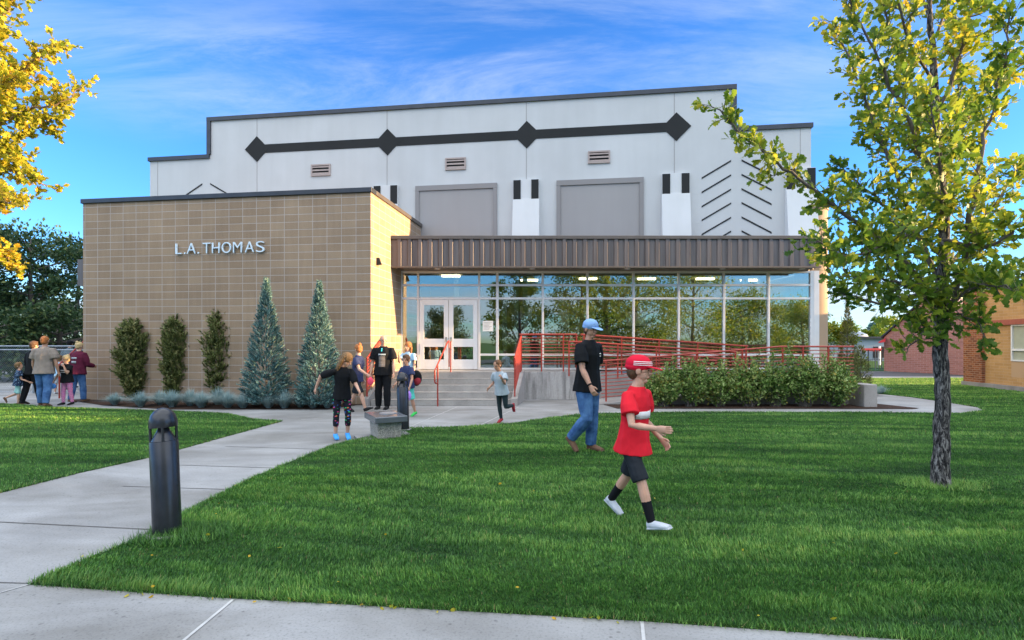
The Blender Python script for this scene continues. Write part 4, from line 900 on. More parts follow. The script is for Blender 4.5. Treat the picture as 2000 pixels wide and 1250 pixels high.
x_, y_ = G(520, 788); spruce((520-1000)*13.55/F, 13.55, 3.22, .59, 'blue spruce standing right of the three junipers', rng)
spruce((623-1000)*13.35/F, 13.35, 3.12, .57, 'blue spruce nearest the entrance steps, lit along its right side', rng)
spruce(11.15, 17.7, 3.1, .42, 'slim dark spruce beyond the right end of the ramp', rng, 1500, 'juniper', None, 'slim_spruce', (.08, .15), 1.0)
spruce(9.75, 14.9, 1.55, .30, 'small dark upright conifer at the end of the ramp railing', rng, 900, 'juniper', None, 'small_conifer', (.08, .14), .45)
def juniper(px, pyb, pyt, wpx, label, rng, lean=0, n=3600):
    d = 14.35+(1000-px)*.0007*1.2; x = (px-1000)*d/F; h = (pyb-pyt)*d/F; rad = wpx*d/F/2; t = thing('upright_juniper', (x, d, 0), label, 'juniper', 'upright junipers along the block wall')
    MB().tube([(x, d, -.02), (x, d, h*.7)], [.05, .015], 8).build('trunk', M['twig'], t)
    u = rng.uniform(0, 1, n); z = .08+u*h; a = rng.uniform(0, 2*math.pi, n); prof = rad*np.interp(u, [0, .12, .45, .75, .93, 1], [.35, .62, 1, .95, .62, .25])
    lump = 1+.20*np.sin(a*4+z*7+rng.uniform(0, 6))+.16*np.sin(a*2-z*11+rng.uniform(0, 6))+.10*np.sin(z*23+a); r = prof*lump*rng.uniform(.35, 1.04, n)**.6
    pos = np.stack([x+np.cos(a)*r+lean*u*.1, d+np.sin(a)*r, z], 1); dirs = np.stack([np.cos(a)*.5, np.sin(a)*.5, np.full(n, 1.0)], 1)
    V, Fc = scatter(SPK[0], SPK[1], pos, rotmats(rng, dirs, .4), rng.uniform(.09, .26, n)); var = rng.beta(2, 2.4, n)
    npmesh('foliage', V, Fc, M['juniper'], t, var=np.repeat(var, len(SPK[0]))); return t
juniper(265, 782, 640, 50, 'leftmost upright juniper, shorter and broad, at the block wall', rng, -.6, 3000)
juniper(346, 780, 630, 44, 'middle upright juniper of three at the block wall', rng, .25, 2700)
juniper(431, 776, 612, 50, 'tallest upright juniper, left of the blue spruces', rng, .5, 2600)
# blue fescue tufts
def fescue(x, y, r, label, rng, n=900, group='blue fescue tufts along the block wall'):
    t = thing('fescue_tuft', (x, y, .01), label, 'ornamental grass', group); a = rng.uniform(0, 2*math.pi, n); lean = rng.uniform(.05, 1.5, n); ln = r*rng.uniform(.75, 1.25, n)
    V = []; Fc = []; va = []
    for k in range(n):
        ca, sa = math.cos(a[k]), math.sin(a[k]); b = np.array((x+ca*r*.16*rng.random(), y+sa*r*.16*rng.random(), .01)); w_ = .0045; side = np.array((-sa, ca, 0))*w_
        pts = [b+np.array((ca*lean[k]*ln[k]*f*f*1.0, sa*lean[k]*ln[k]*f*f*1.0, ln[k]*(f*(1.05-.42*lean[k]*f)))) for f in (0, .5, 1)]
        i = len(V); V += [pts[0]-side, pts[0]+side, pts[1]+side*.8, pts[1]-side*.8, pts[2]]; Fc += [(i, i+1, i+2), (i, i+2, i+3), (i+3, i+2, i+4)]; va += [rng.beta(2, 2.2)]*5
    npmesh('blades', V, Fc, M['fescue'], t, var=va); return t
ords = ['first', 'second', 'third', 'fourth', 'fifth', 'sixth', 'seventh', 'eighth', 'ninth', 'tenth', 'eleventh', 'twelfth', 'thirteenth', 'fourteenth', 'fifteenth', 'sixteenth']
fsp = [(217, 793, .20), (268, 796, .24), (307, 792, .24), (330, 797, .27), (366, 794, .27), (388, 798, .26), (420, 792, .28), (440, 798, .26), (470, 799, .24), (497, 793, .28), (520, 799, .24), (552, 799, .27), (583, 797, .27), (608, 799, .25), (636, 799, .22)]
for k, (px, py, r) in enumerate(fsp):
    x, y = G(px, py); fescue(x, y+.12, r*1.5, 'blue fescue tuft below the block wall, %s counted from its left end' % ords[k], rng)
for k, (px, py, r, lab) in enumerate(((1690, 777, .22, 'blue fescue tuft touching the low end wall right of the hedge'), (1708, 773, .26, 'blue fescue tuft in the middle of the mulch tip at the right'), (1722, 769, .22, 'blue fescue tuft farthest right in the mulch tip'))):
    x, y = G(px, py); fescue(x, y, r*1.2, lab, rng, 300, 'blue fescue tufts in the right mulch tip')
# hedge shrubs
def shrub(px, w, h, label, rng, n=4300, yc=13.55, shoots=5):
    x = (px-1000)*13.5/F; t = thing('hedge_shrub', (x, yc, 0), label, 'shrub', 'leafy shrubs along the ramp'); lp = []; ld_ = []; tb = MB()
    for k in range(70):
        a = rng.uniform(0, 2*math.pi); rr = rng.uniform(0, 1)**.5; top = np.array((x+math.cos(a)*rr*w*.56, yc+math.sin(a)*rr*.42, h*(1-.42*rr**2)*rng.uniform(.70, 1.12)))
        b = np.array((x+rng.normal(0, .06), yc+rng.normal(0, .05), 0)); mid = (b+top)/2+np.array((0, 0, -.06)); tb.tube([tuple(b), tuple(mid), tuple(top)], [.008, .006, .003], 3, caps=False)
        m_ = int(n/70)
        for j in range(m_):
            f = rng.uniform(.1, 1)**.6; q_ = b+(top-b)*f; lp.append(q_+rng.normal(0, .055, 3)); ld_.append((top-b)/h*.5+rng.normal(0, .7, 3))
    for k in range(shoots):
        a = rng.uniform(-.5, .5)*w; b = np.array((x+a, yc+rng.uniform(-.25, .2), h*.7)); top = b+np.array((rng.normal(0, .05), rng.normal(0, .05), rng.uniform(.30, .62)*h)); tb.tube([tuple(b), tuple(top)], [.005, .002], 3, caps=False)
        for j in range(26): f = j/26; lp.append(b+(top-b)*f+rng.normal(0, .02, 3)); ld_.append(np.array((0, 0, .5))+rng.normal(0, .6, 3))
    tb.build('stems', M['twig'], t); lp = np.array(lp); lp[:, 2] = np.maximum(lp[:, 2], .05)
    V, Fc = scatter(OVAL[0], OVAL[1], lp, rotmats(rng, ld_, .3), rng.uniform(.055, .10, len(lp)))
    v = np.clip(rng.beta(2, 2.6, len(lp))+.3*np.array([mnoise.noise(Vector(q*2.2)) for q in lp])+.1, 0, 1); npmesh('leaves', V, Fc, M['hedge'], t, var=np.repeat(v, len(OVAL[0])))
hs = [(1296, .95, .98), (1350, .95, 1.08), (1405, .95, 1.02), (1462, .95, 1.10), (1518, .95, 1.05), (1574, .95, 1.22), (1632, .95, 1.12)]
for k, (px, w_, h_) in enumerate(hs): shrub(px, w_, h_, 'leafy green shrub in front of the ramp, %s from the left in the hedge' % ords[k], rng, shoots=[5, 5, 8, 6, 7, 8, 5][k])
for k, (px, py, s_) in enumerate(()): pass

# ---------------- lawn blades ----------------
def inpoly(x, y, poly):
    c = np.zeros(len(x), bool); j = len(poly)-1
    for i in range(len(poly)):
        xi, yi = poly[i]; xj, yj = poly[j]; m_ = ((yi > y) != (yj > y)) & (x < (xj-xi)*(y-yi)/(yj-yi+1e-12)+xi); c ^= m_; j = i
    return c
def vnoise(x, y, sx_, sy_, seed):
    g = np.random.default_rng(seed).random((256, 256)); u = x*sx_+1000; v = y*sy_+1000; i = np.floor(u).astype(int); j = np.floor(v).astype(int); fu = u-i; fv = v-j; fu = fu*fu*(3-2*fu); fv = fv*fv*(3-2*fv)
    a = g[i % 256, j % 256]; b = g[(i+1) % 256, j % 256]; c = g[i % 256, (j+1) % 256]; d = g[(i+1) % 256, (j+1) % 256]; return (a*(1-fu)+b*fu)*(1-fv)+(c*(1-fu)+d*fu)*fv
def lawn_blades(poly, bands, rng, mnd=False, sun_lift=0):
    xs = [p[0] for p in poly]; X0, X1 = min(xs), max(xs)
    VV = []; FF = []; VA = []; base = 0
    for (ya, yb, dens, hgt, wid, seg) in bands:
        lim = yb*1.12+1.2; x0, x1 = max(X0, -lim), min(X1, lim)
        n = int((x1-x0)*(yb-ya)*dens); x = rng.uniform(x0, x1, n); y = rng.uniform(ya, yb, n); k = inpoly(x, y, poly) & (np.abs(x) < y*1.12+1.2); x = x[k]; y = y[k]; n = len(x)
        if n == 0: continue
        # mowing streaks: long soft bands with shorter, darker grass between
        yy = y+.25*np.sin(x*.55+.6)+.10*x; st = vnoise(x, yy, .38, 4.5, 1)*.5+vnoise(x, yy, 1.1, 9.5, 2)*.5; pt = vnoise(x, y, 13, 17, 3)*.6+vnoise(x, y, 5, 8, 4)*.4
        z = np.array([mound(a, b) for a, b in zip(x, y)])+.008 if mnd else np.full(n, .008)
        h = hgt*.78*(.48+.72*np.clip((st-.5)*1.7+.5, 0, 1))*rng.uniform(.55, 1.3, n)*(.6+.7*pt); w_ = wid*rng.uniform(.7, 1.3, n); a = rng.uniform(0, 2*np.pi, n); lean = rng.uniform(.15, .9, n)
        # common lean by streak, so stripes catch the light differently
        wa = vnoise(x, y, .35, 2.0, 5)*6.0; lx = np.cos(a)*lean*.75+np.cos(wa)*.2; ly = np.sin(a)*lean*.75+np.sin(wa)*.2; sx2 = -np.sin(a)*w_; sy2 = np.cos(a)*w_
        va = np.clip(rng.beta(1.5, 1.7, n)*.72+.75*(st-.45)+.35*(pt-.5)+.12+sun_lift, 0, .955); va[rng.random(n) < .008] = 1.0
        if seg == 2:
            V = np.zeros((n, 5, 3)); 
            V[:, 0] = np.stack([x-sx2, y-sy2, z], 1); V[:, 1] = np.stack([x+sx2, y+sy2, z], 1); mx_, my_ = x+lx*h*.4, y+ly*h*.4
            V[:, 2] = np.stack([mx_+sx2*.8, my_+sy2*.8, z+h*.6], 1); V[:, 3] = np.stack([mx_-sx2*.8, my_-sy2*.8, z+h*.6], 1); V[:, 4] = np.stack([x+lx*h*1.15, y+ly*h*1.15, z+h], 1)
            Fc = (np.arange(n)*5)[:, None, None]+np.array([(0, 1, 2), (0, 2, 3), (3, 2, 4)])[None]; kk = 5
        else:
            V = np.zeros((n, 3, 3)); V[:, 0] = np.stack([x-sx2, y-sy2, z], 1); V[:, 1] = np.stack([x+sx2, y+sy2, z], 1); V[:, 2] = np.stack([x+lx*h, y+ly*h, z+h], 1)
            Fc = (np.arange(n)*3)[:, None, None]+np.array([(0, 1, 2)])[None]; kk = 3
        VV.append(V.reshape(-1, 3)); FF.append(Fc.reshape(-1, 3)+base); VA.append(np.repeat(va, kk)); base += n*kk
    # fringe leaning over the edge of the slab
    ex_, ey_ = [], []
    for i in range(len(poly)):
        a_ = np.array(poly[i]); b_ = np.array(poly[(i+1) % len(poly)]); L_ = np.linalg.norm(b_-a_); mid = (a_+b_)/2
        if mid[1] > 15 or abs(mid[0]) > mid[1]*1.2+3 or L_ < 1e-3: continue
        n = int(L_*(520 if mid[1] < 7 else 260)); f = rng.random(n); nn = np.array((-(b_-a_)[1], (b_-a_)[0]))/L_; off = rng.normal(0, .014, n)
        q_ = a_+(b_-a_)*f[:, None]+nn*off[:, None]; ex_.append(q_[:, 0]); ey_.append(q_[:, 1])
    if ex_:
        x = np.concatenate(ex_); y = np.concatenate(ey_); n = len(x); z = np.full(n, .002)+(np.array([mound(p_, r_) for p_, r_ in zip(x, y)]) if mnd else 0); a = rng.uniform(0, 2*np.pi, n); w_ = np.maximum(.0022, .0006*y); hh = rng.uniform(.018, .050, n)*(.6+.8*vnoise(x, y, 4, 4, 9)); l_ = rng.uniform(.3, 1.3, n)
        V = np.zeros((n, 3, 3)); V[:, 0] = np.stack([x-np.sin(a)*w_, y+np.cos(a)*w_, z], 1); V[:, 1] = np.stack([x+np.sin(a)*w_, y-np.cos(a)*w_, z], 1); V[:, 2] = np.stack([x+np.cos(a)*hh*l_, y+np.sin(a)*hh*l_, z+hh], 1)
        VV.append(V.reshape(-1, 3)); FF.append(np.arange(n*3).reshape(-1, 3)+base); va = rng.uniform(.1, .9, n); va[rng.random(n) < .06] = 1; VA.append(np.repeat(va, 3)); base += n*3
    o = npmesh('grass', np.concatenate(VV), np.concatenate(FF), M['grass'], var=np.concatenate(VA)); o['kind'] = 'stuff'
    tag(o, kind='stuff'); return o
rng = np.random.default_rng(77)
bands = [(2.2, 3.6, 16000, .050, .0021, 2), (3.6, 5.0, 11000, .048, .0025, 2), (5.0, 6.5, 7500, .047, .0032, 2), (6.5, 9, 4200, .046, .0044, 1), (9, 13.7, 2200, .045, .0065, 1), (13.7, 20, 1000, .045, .010, 1)]
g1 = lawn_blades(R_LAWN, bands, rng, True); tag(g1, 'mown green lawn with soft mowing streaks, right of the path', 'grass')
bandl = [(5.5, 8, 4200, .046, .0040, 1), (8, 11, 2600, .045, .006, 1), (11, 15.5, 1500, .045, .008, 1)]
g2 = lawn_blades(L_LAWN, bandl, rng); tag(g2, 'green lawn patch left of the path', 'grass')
g3 = lawn_blades([(10.0, 19.62), (9.9, 24.1), (22, 24.4), (22, 19.62)], [(19.6, 24.4, 700, .05, .012, 1)], rng, sun_lift=.25); tag(g3, 'sunlit lawn strip beyond the ramp, before the pink building', 'grass')  # blade colour lifted to stand in for sunlight on this strip
# longer pale tufts round the oak and at the bollard
def tuftpatch(cx_, cy_, rx_, ry_, n, h, vlo, vhi, lab, rng):
    a = rng.uniform(0, 2*math.pi, n); r = rng.uniform(0, 1, n)**.8; x = cx_+np.cos(a)*r*rx_; y = cy_+np.sin(a)*r*ry_; k = inpoly(x, y, R_LAWN); x = x[k]; y = y[k]; n = len(x)
    z = .018+np.array([mound(p, q_) for p, q_ in zip(x, y)]); b = rng.uniform(0, 2*math.pi, n); hh = h*rng.uniform(.5, 1.2, n); w_ = .0028; l_ = rng.uniform(.3, 1.2, n)
    V = np.zeros((n, 3, 3)); V[:, 0] = np.stack([x-np.sin(b)*w_, y+np.cos(b)*w_, z], 1); V[:, 1] = np.stack([x+np.sin(b)*w_, y-np.cos(b)*w_, z], 1); V[:, 2] = np.stack([x+np.cos(b)*hh*l_, y+np.sin(b)*hh*l_, z+hh], 1)
    o = npmesh('grass', V.reshape(-1, 3), np.arange(n*3).reshape(-1, 3), M['grass'], var=np.repeat(rng.uniform(vlo, vhi, n), 3)); tag(o, lab, 'grass', kind='stuff')
tuftpatch(base[0] if False else G(1837, 957)[0], G(1837, 957)[1]-.02, .50, .24, 1500, .060, .60, .985, 'paler unmown grass ring at the foot of the oak', rng)
bx_, by_ = G(327, 1047); tuftpatch(bx_+.10, by_-.05, .50, .26, 2200, .075, .10, .80, 'longer ragged grass round the foreground bollard', rng)
# straw and fallen leaves on the lawn and slab edge
pos = []
for k in range(36):
    x, y = G(rng.uniform(60, 1900), rng.uniform(900, 1230)); 
    if inpoly(np.array([x]), np.array([y]), R_LAWN)[0]: pos.append((x, y, .05+mound(x, y)))
e0, e1 = G(200, 1156), G(1250, 1215)
for k in range(34): f = rng.random(); pos.append((e0[0]+(e1[0]-e0[0])*f, e0[1]+(e1[1]-e0[1])*f-rng.uniform(-.02, .03), .012))
V, Fc = scatter(OVAL[0], OVAL[1], np.array(pos), rotmats(rng, rng.normal(0, 1, (len(pos), 3))*np.array((1, 1, .15)), .05), rng.uniform(.015, .045, len(pos)))
o = npmesh('leaf_litter', V, Fc, M['maple'], var=np.repeat(rng.uniform(.5, 1, len(pos)), len(OVAL[0]))); tag(o, 'small fallen leaves and straw strewn on lawn and slab edge', 'leaf litter', kind='stuff')
# ---------------- people ----------------
def ell(c, r, n=12, m_=8, rot=None):
    v = []; f = []; c = Vector(c)
    for i in range(m_+1):
        ph = math.pi*i/m_
        for j in range(n):
            th_ = 2*math.pi*j/n; p = Vector((r[0]*math.sin(ph)*math.cos(th_), r[1]*math.sin(ph)*math.sin(th_), r[2]*math.cos(ph)))
            if i in (0, m_): p += Vector((math.cos(th_), math.sin(th_), 0))*1e-4
            v.append(c+(rot@p if rot else p))
    for i in range(m_):
        for j in range(n): f.append((i*n+j, (i+1)*n+j, (i+1)*n+(j+1) % n, i*n+(j+1) % n))
    f.append(tuple(range(n))); f.append(tuple(m_*n+j for j in range(n))[::-1]); return v, f
def lf(pts, rad, side=(1, 0, 0), n=12):
    """closed loft; rad: (a along side, b across) per point"""
    pts = [Vector(p) for p in pts]; side = Vector(side); v = []; f = []
    for k, p in enumerate(pts):
        t = (pts[min(k+1, len(pts)-1)]-pts[max(k-1, 0)]).normalized(); a = (side-t*side.dot(t))
        if a.length < 1e-3: a = t.orthogonal()
        a.normalize(); b = t.cross(a); ra, rb = rad[k] if hasattr(rad[k], '__len__') else (rad[k], rad[k])
        for j in range(n): w_ = 2*math.pi*j/n; v.append(p+a*math.cos(w_)*ra+b*math.sin(w_)*rb)
    for k in range(len(pts)-1):
        for j in range(n): f.append((k*n+j, k*n+(j+1) % n, (k+1)*n+(j+1) % n, (k+1)*n+j))
    f.append(tuple(range(n))[::-1]); f.append(tuple((len(pts)-1)*n+j for j in range(n))); return v, f
TMP = bpy.data.scenes.new('workbench')
def fuse(name, pieces, mat, parent, voxel=.008, smooth=3, wrinkle=0, wscale=14, wdir=(1, 1, 1), seed=0, label=None):
    me = bpy.data.meshes.new(name); V = []; Fc = []
    for v, f in pieces:
        o_ = len(V); V += [tuple(x) for x in v]; Fc += [tuple(i+o_ for i in q_) for q_ in f]
    me.from_pydata(V, [], Fc); me.update()
    bm = bmesh.new(); bm.from_mesh(me)
    # consistent outward normals for every closed piece
    bmesh.ops.recalc_face_normals(bm, faces=bm.faces[:]); bm.to_mesh(me); bm.free()
    o = bpy.data.objects.new(name, me); TMP.collection.objects.link(o); r = o.modifiers.new('r', 'REMESH'); r.mode = 'VOXEL'; r.voxel_size = voxel; r.use_smooth_shade = True
    s_ = o.modifiers.new('s', 'SMOOTH'); s_.iterations = smooth; s_.factor = .5
    vl = TMP.view_layers[0]; vl.update(); dg = vl.depsgraph; m2 = bpy.data.meshes.new_from_object(o.evaluated_get(dg)); bpy.data.objects.remove(o); bpy.data.meshes.remove(me); m2.name = name
    if wrinkle:
        so = Vector((seed*3.1, seed*1.7, 0)); nv = len(m2.vertices); co = np.zeros(nv*3); no = np.zeros(nv*3)
        m2.vertices.foreach_get('co', co); m2.vertices.foreach_get('normal', no); co = co.reshape(-1, 3); no = no.reshape(-1, 3); wd_ = np.array(wdir)*wscale
        k = np.array([1-abs(mnoise.noise(Vector(c)+so))*2 for c in co*wd_]); m2.vertices.foreach_set('co', (co+no*(k*wrinkle)[:, None]).ravel()); m2.update()
    m2.polygons.foreach_set('use_smooth', np.ones(len(m2.polygons), dtype=bool)); m2.materials.clear()
    ob = link(name, m2, parent, mats=[mat]); 
    if label: ob['label'] = label
    return ob
def skinmat(name, c):
    m = Mat(name, .5, 0, .4); a = m.noise(14); m.col(m.ramp(a, [(.3, tuple(x*.86 for x in c)), (.7, tuple(min(1, x*1.1) for x in c))])); m.b.inputs['Subsurface Weight'].default_value = .12; m.b.inputs['Subsurface Radius'].default_value = (.02, .008, .005); return m.bump(m.noise(90), .1, .002).m
def cloth(name, c, vary=.12, rough=.85, scale=10):
    m = Mat(name, rough, 0, .2); a = m.noise(scale); m.col(m.ramp(a, [(.3, tuple(x*(1-vary) for x in c)), (.7, tuple(x*(1+vary) for x in c))])); return m.bump(m.noise(1, m.coord('Object', (30, 30, 12)), 3), .25, .006).m
SK = skinmat('fair_skin', (.52, .30, .21)); SK2 = skinmat('tanned_skin', (.44, .24, .16)); PINK = cloth('lip_pink', (.40, .14, .12)); EYE = simple('dark_eye', (.02, .015, .012), .2, bump=0)
HB_ = cloth('brown_hair', (.09, .05, .028), .4, .6, 40); HL = cloth('light_brown_hair', (.17, .10, .045), .4, .6, 40); HR = cloth('ginger_hair', (.34, .13, .045), .4, .6, 40); HD = cloth('dark_hair', (.02, .015, .012), .3, .6, 40); HBL = cloth('blond_hair', (.5, .37, .19), .3, .6, 40)
BLK = cloth('black_cotton', (.006, .007, .009)); RED = cloth('red_jersey', (.66, .015, .03), .08); DEN = Mat('blue_denim', .85, 0, .2)
_a = DEN.noise(5, None, 5, .6); DEN.col(DEN.ramp(_a, [(.35, (.025, .07, .19)), (.65, (.09, .20, .40))])); DEN.bump(DEN.noise(1, DEN.coord('Object', (26, 26, 10)), 3), .4, .008); DEN = DEN.m
NAVY = cloth('navy_cotton', (.03, .04, .10)); GREYT = cloth('grey_brown_cotton', (.24, .20, .17)); LGREY = cloth('light_grey_jersey', (.36, .42, .46)); MAR = cloth('maroon_fleece', (.10, .012, .035)); LBLUE = cloth('pale_blue_cotton', (.30, .48, .62)); AQUA = cloth('aqua_shorts', (.30, .55, .52)); TEAL = cloth('teal_green_shorts', (.10, .52, .42)); DKS = cloth('dark_short_cloth', (.018, .022, .028)); DGREEN = cloth('dark_leggings', (.02, .035, .04))
SHW = cloth('pale_grey_shoe', (.45, .48, .52)); SHB = cloth('black_shoe', (.015, .015, .016)); SHBL = cloth('bright_blue_shoe', (.06, .34, .80)); SHR = cloth('red_black_shoe', (.30, .03, .04)); SHBR = cloth('brown_shoe', (.14, .08, .05)); SHG = cloth('green_shoe', (.05, .5, .10)); WHT = cloth('white_cloth', (.75, .74, .74), .04); CAPB = cloth('pale_blue_cap', (.22, .38, .66)); CAPR = cloth('red_cap', (.60, .01, .035), .05); GREEN = cloth('green_shirt', (.02, .32, .14)); ORG = cloth('orange_hair', (.55, .26, .05)); CY = cloth('cyan_trim', (.05, .5, .6)); PNK = cloth('pink_plastic', (.75, .08, .14)); PURP = cloth('purple_bag', (.38, .2, .62)); BLUEB = cloth('blue_bag', (.08, .28, .7)); GREYPRT = cloth('grey_print', (.17, .155, .15))
def pattern(name, base, cols, kind='blobs', scale=16):
    m = Mat(name, .8, 0, .2)
    if kind == 'blobs':
        v = m.n.new('ShaderNodeTexVoronoi'); v.inputs['Scale'].default_value = scale; m.l.new(m.coord('Object', (1, 1, 2.2)), v.inputs['Vector']); s = m.n.new('ShaderNodeSeparateColor'); m.l.new(v.outputs['Color'], s.inputs[0])
        st = [(i/len(cols), c) for i, c in enumerate(cols)]; r = m.ramp(s.outputs[0], st); r.node.color_ramp.interpolation = 'CONSTANT'; k = m.ramp(v.outputs['Distance'], [(.30, (1,)*3), (.36, (0,)*3)]); m.col(m.mix(k, base, r))
    else:
        w_ = m.n.new('ShaderNodeTexWave'); w_.bands_direction = 'Z'; w_.inputs['Scale'].default_value = scale; w_.inputs['Distortion'].default_value = 5; w_.inputs['Detail'].default_value = 1; w_.inputs['Detail Scale'].default_value = 1.4; m.l.new(m.coord(), w_.inputs['Vector'])
        r = m.ramp(w_.outputs['Fac'], [(i/len(cols), c) for i, c in enumerate(cols)]); r.node.color_ramp.interpolation = 'CONSTANT'; m.col(r)
    return m.m
NEON = pattern('neon_patterned_leggings', (.012, .012, .02), [(.7, .05, .25), (.04, .5, .2), (.03, .15, .5), (.55, .16, .05), (.012, .012, .02)], 'blobs', 17)
STRP = pattern('pink_blue_zigzag_leggings', (0, 0, 0), [(.75, .09, .30), (.05, .25, .45), (.55, .62, .7), (.03, .05, .12), (.8, .2, .35)], 'wave', 7)
NPAT = pattern('navy_speckled_shirt', (.015, .03, .07), [(.35, .5, .65), (.015, .03, .07), (.2, .4, .6)], 'blobs', 26)

def person(loc, face, H, label, pose={}, top=None, bottom=None, shoes=SHB, skin=SK, hair=None, hairc=HB_, kid=0, cap=None, sleeve=.55, leg='long', voxel=None, group=None, lift=0, socks=None, build=1.0, zfeet=None, extras=None, neckz=0, loose=1.0, hem=-.10):
    """pose angles in degrees: lean, twist, hip/knee/foot (R, L), sh/abd/elb (R, L), head yaw/pitch"""
    g = lambda k, d=0: R(pose.get(k, d)); o = thing('person', loc, label, 'person', group, R(face)); WL[o.name] = Vector((0, 0, 0))
    hs = H*(.130+.030*kid)                       # head height
    legL = H*(.49-.015*kid); th_ = legL*.49; sh_ = legL*.44; ank = legL*.07; hw = H*.050; shw = H*(.103-.008*kid)*(.5+.5*build); tor = H-hs*1.22-legL
    thk = build*H
    X = Vector((1, 0, 0))
    def rx(v, a): c, s_ = math.cos(a), math.sin(a); return Vector((v.x, v.y*c-v.z*s_, v.y*s_+v.z*c))
    def legj(hip, fl, kn, ab):
        d1 = rx(Vector((math.sin(ab), 0, -math.cos(ab))), fl); k = hip+d1*th_; d2 = rx(Vector((math.sin(ab)*.3, 0, -1)), fl-kn); return k, k+d2*sh_, d2
    pel = Vector((0, 0, 0)); J = {}
    for s_, sg in (('R', 1), ('L', -1)):
        hip = pel+X*sg*hw; k, a, d2 = legj(hip, g('hip'+s_), g('knee'+s_), sg*g('habd'+s_, 3)); ft = rx(Vector((0, 1, 0)), g('hip'+s_)-g('knee'+s_)+g('foot'+s_)); J[s_] = dict(hip=hip, k=k, a=a, ft=ft, fn=rx(Vector((0, 0, -1)), g('hip'+s_)-g('knee'+s_)+g('foot'+s_)))
    lean = g('lean', 4); tw = g('twist'); up = rx(Vector((0, 0, 1)), -lean)
    def tt(z, f=0, s_=0):                        # torso frame: z up the spine, f forward, s sideways
        k = z/tor; c, q_ = math.cos(tw*k), math.sin(tw*k); return pel+up*z+rx(Vector((s_*c-f*q_, s_*q_+f*c, 0)), -lean)
    neck = tt(tor, .0); hy, hp = g('yaw'), g('pitch'); HM = Matrix.Rotation(tw+hy, 3, 'Z') @ Matrix.Rotation(-lean-hp, 3, 'X') @ Matrix.Rotation(g('tilt'), 3, 'Y')
    hb = neck+up*hs*.13; 
    def hd(x, y, z): return hb+HM@(Vector((x, y, z))*hs)   # head frame, unit = head height, chin ~0
    for s_, sg in (('R', 1), ('L', -1)):
        sh0 = tt(tor*.845, 0, sg*shw); ua, fa_ = H*.172, H*.142; a1 = g('sh'+s_); ab = g('abd'+s_, 8)
        d1 = rx(Vector((sg*math.sin(ab), 0, -math.cos(ab))), a1-lean*0); inn = g('inn'+s_, 0)
        el = sh0+d1*ua; d2 = rx(Vector((sg*(math.sin(ab)*.4-math.sin(inn)), 0, -1)).normalized(), a1+g('elb'+s_, 15)); wr = el+d2*fa_; J[s_].update(sh=sh0, el=el, wr=wr, d2=d2, sg=sg)
    low = min((J[s_]['a']+J[s_]['fn']*ank).z for s_ in 'RL'); low = min(low, min((J[s_]['a']+J[s_]['fn']*ank+J[s_]['ft']*H*.10).z for s_ in 'RL'))
    dz = Vector((0, 0, -low+lift)); 
    S = lambda v: v+dz
    vx = voxel or .009; up_ = vx
    # ---- body: one continuous surface
    pc = []
    pc.append(ell(S(hd(0, .02, .62)), (hs*.350, hs*.43, hs*.40), rot=HM)); pc.append(ell(S(hd(0, -.02, .74)), (hs*.33, hs*.39, hs*.26), rot=HM)); pc.append(ell(S(hd(0, .10, .36)), (hs*.27, hs*.30, hs*.32), rot=HM)); pc.append(ell(S(hd(0, .27, .10)), (hs*.13, hs*.10, hs*.10), rot=HM))
    pc.append(lf([S(hd(0, .40, .53)), S(hd(0, .47, .38)), S(hd(0, .42, .33))], [hs*.045, hs*.085, hs*.05], n=8)); pc.append(ell(S(hd(0, .33, .60)), (hs*.24, hs*.08, hs*.05), rot=HM))
    pc.append(ell(S(hd(0, .385, .235)), (hs*.11, hs*.05, hs*.055), rot=HM))
    for sg in (1, -1): pc.append(ell(S(hd(sg*.35, .0, .47)), (hs*.05, hs*.10, hs*.14), rot=HM))
    nr = hs*.235*(.75+.25*build)
    pc.append(lf([S(tt(tor*.86)), S(neck), S(hd(0, .04, .05)), S(hd(0, .03, .35))], [(nr*1.9, nr*1.2), (nr*1.12, nr), nr*.95, nr*.9]))
    tb_ = build*H
    pc.append(lf([S(tt(-tor*.12)), S(tt(tor*.05)), S(tt(tor*.38, .0)), S(tt(tor*.68)), S(tt(tor*.84)), S(tt(tor*.93)), S(tt(tor*1.0))], [(tb_*.06, tb_*.05), (tb_*.085, tb_*.058), (tb_*.074, tb_*.052), (tb_*.088, tb_*.058), (tb_*.080, tb_*.050), (tb_*.054, tb_*.04), (nr*1.1, nr)]))
    for s_ in 'RL':
        j = J[s_]; b = build
        pc.append(lf([S(j['hip']+Vector((0, 0, H*.02))), S(j['hip'].lerp(j['k'], .45)), S(j['k']), S(j['k'].lerp(j['a'], .3)), S(j['k'].lerp(j['a'], .7)), S(j['a'])], [H*.048*b, H*.042*b, H*.029, H*.031*b, H*.023, H*.019]))
        hl = S(j['a']+j['fn']*ank*.55-j['ft']*H*.018); pc.append(lf([hl, S(j['a']+j['fn']*ank*.5+j['ft']*H*.05), S(j['a']+j['fn']*ank*.75+j['ft']*H*.095)], [(H*.018, H*.019), (H*.023, H*.014), (H*.021, H*.008)], side=X))
        pc.append(lf([S(tt(tor*.86, 0, j['sg']*shw*.45)), S(j['sh']), S(j['sh'].lerp(j['el'], .35)), S(j['el']), S(j['el'].lerp(j['wr'], .3)), S(j['wr'])], [H*.024*b, H*.030*b, H*.027*b, H*.021, H*.0215*b, H*.0145]))
        # hand
        d2 = j['d2'].normalized(); sgn = j['sg']; inn_ = Vector((-sgn, 0, 0)); nrm = (inn_-d2*inn_.dot(d2)).normalized(); sd_ = nrm.cross(d2)*sgn
        if sd_.y < 0 and abs(d2.z) > .5: sd_ = -sd_
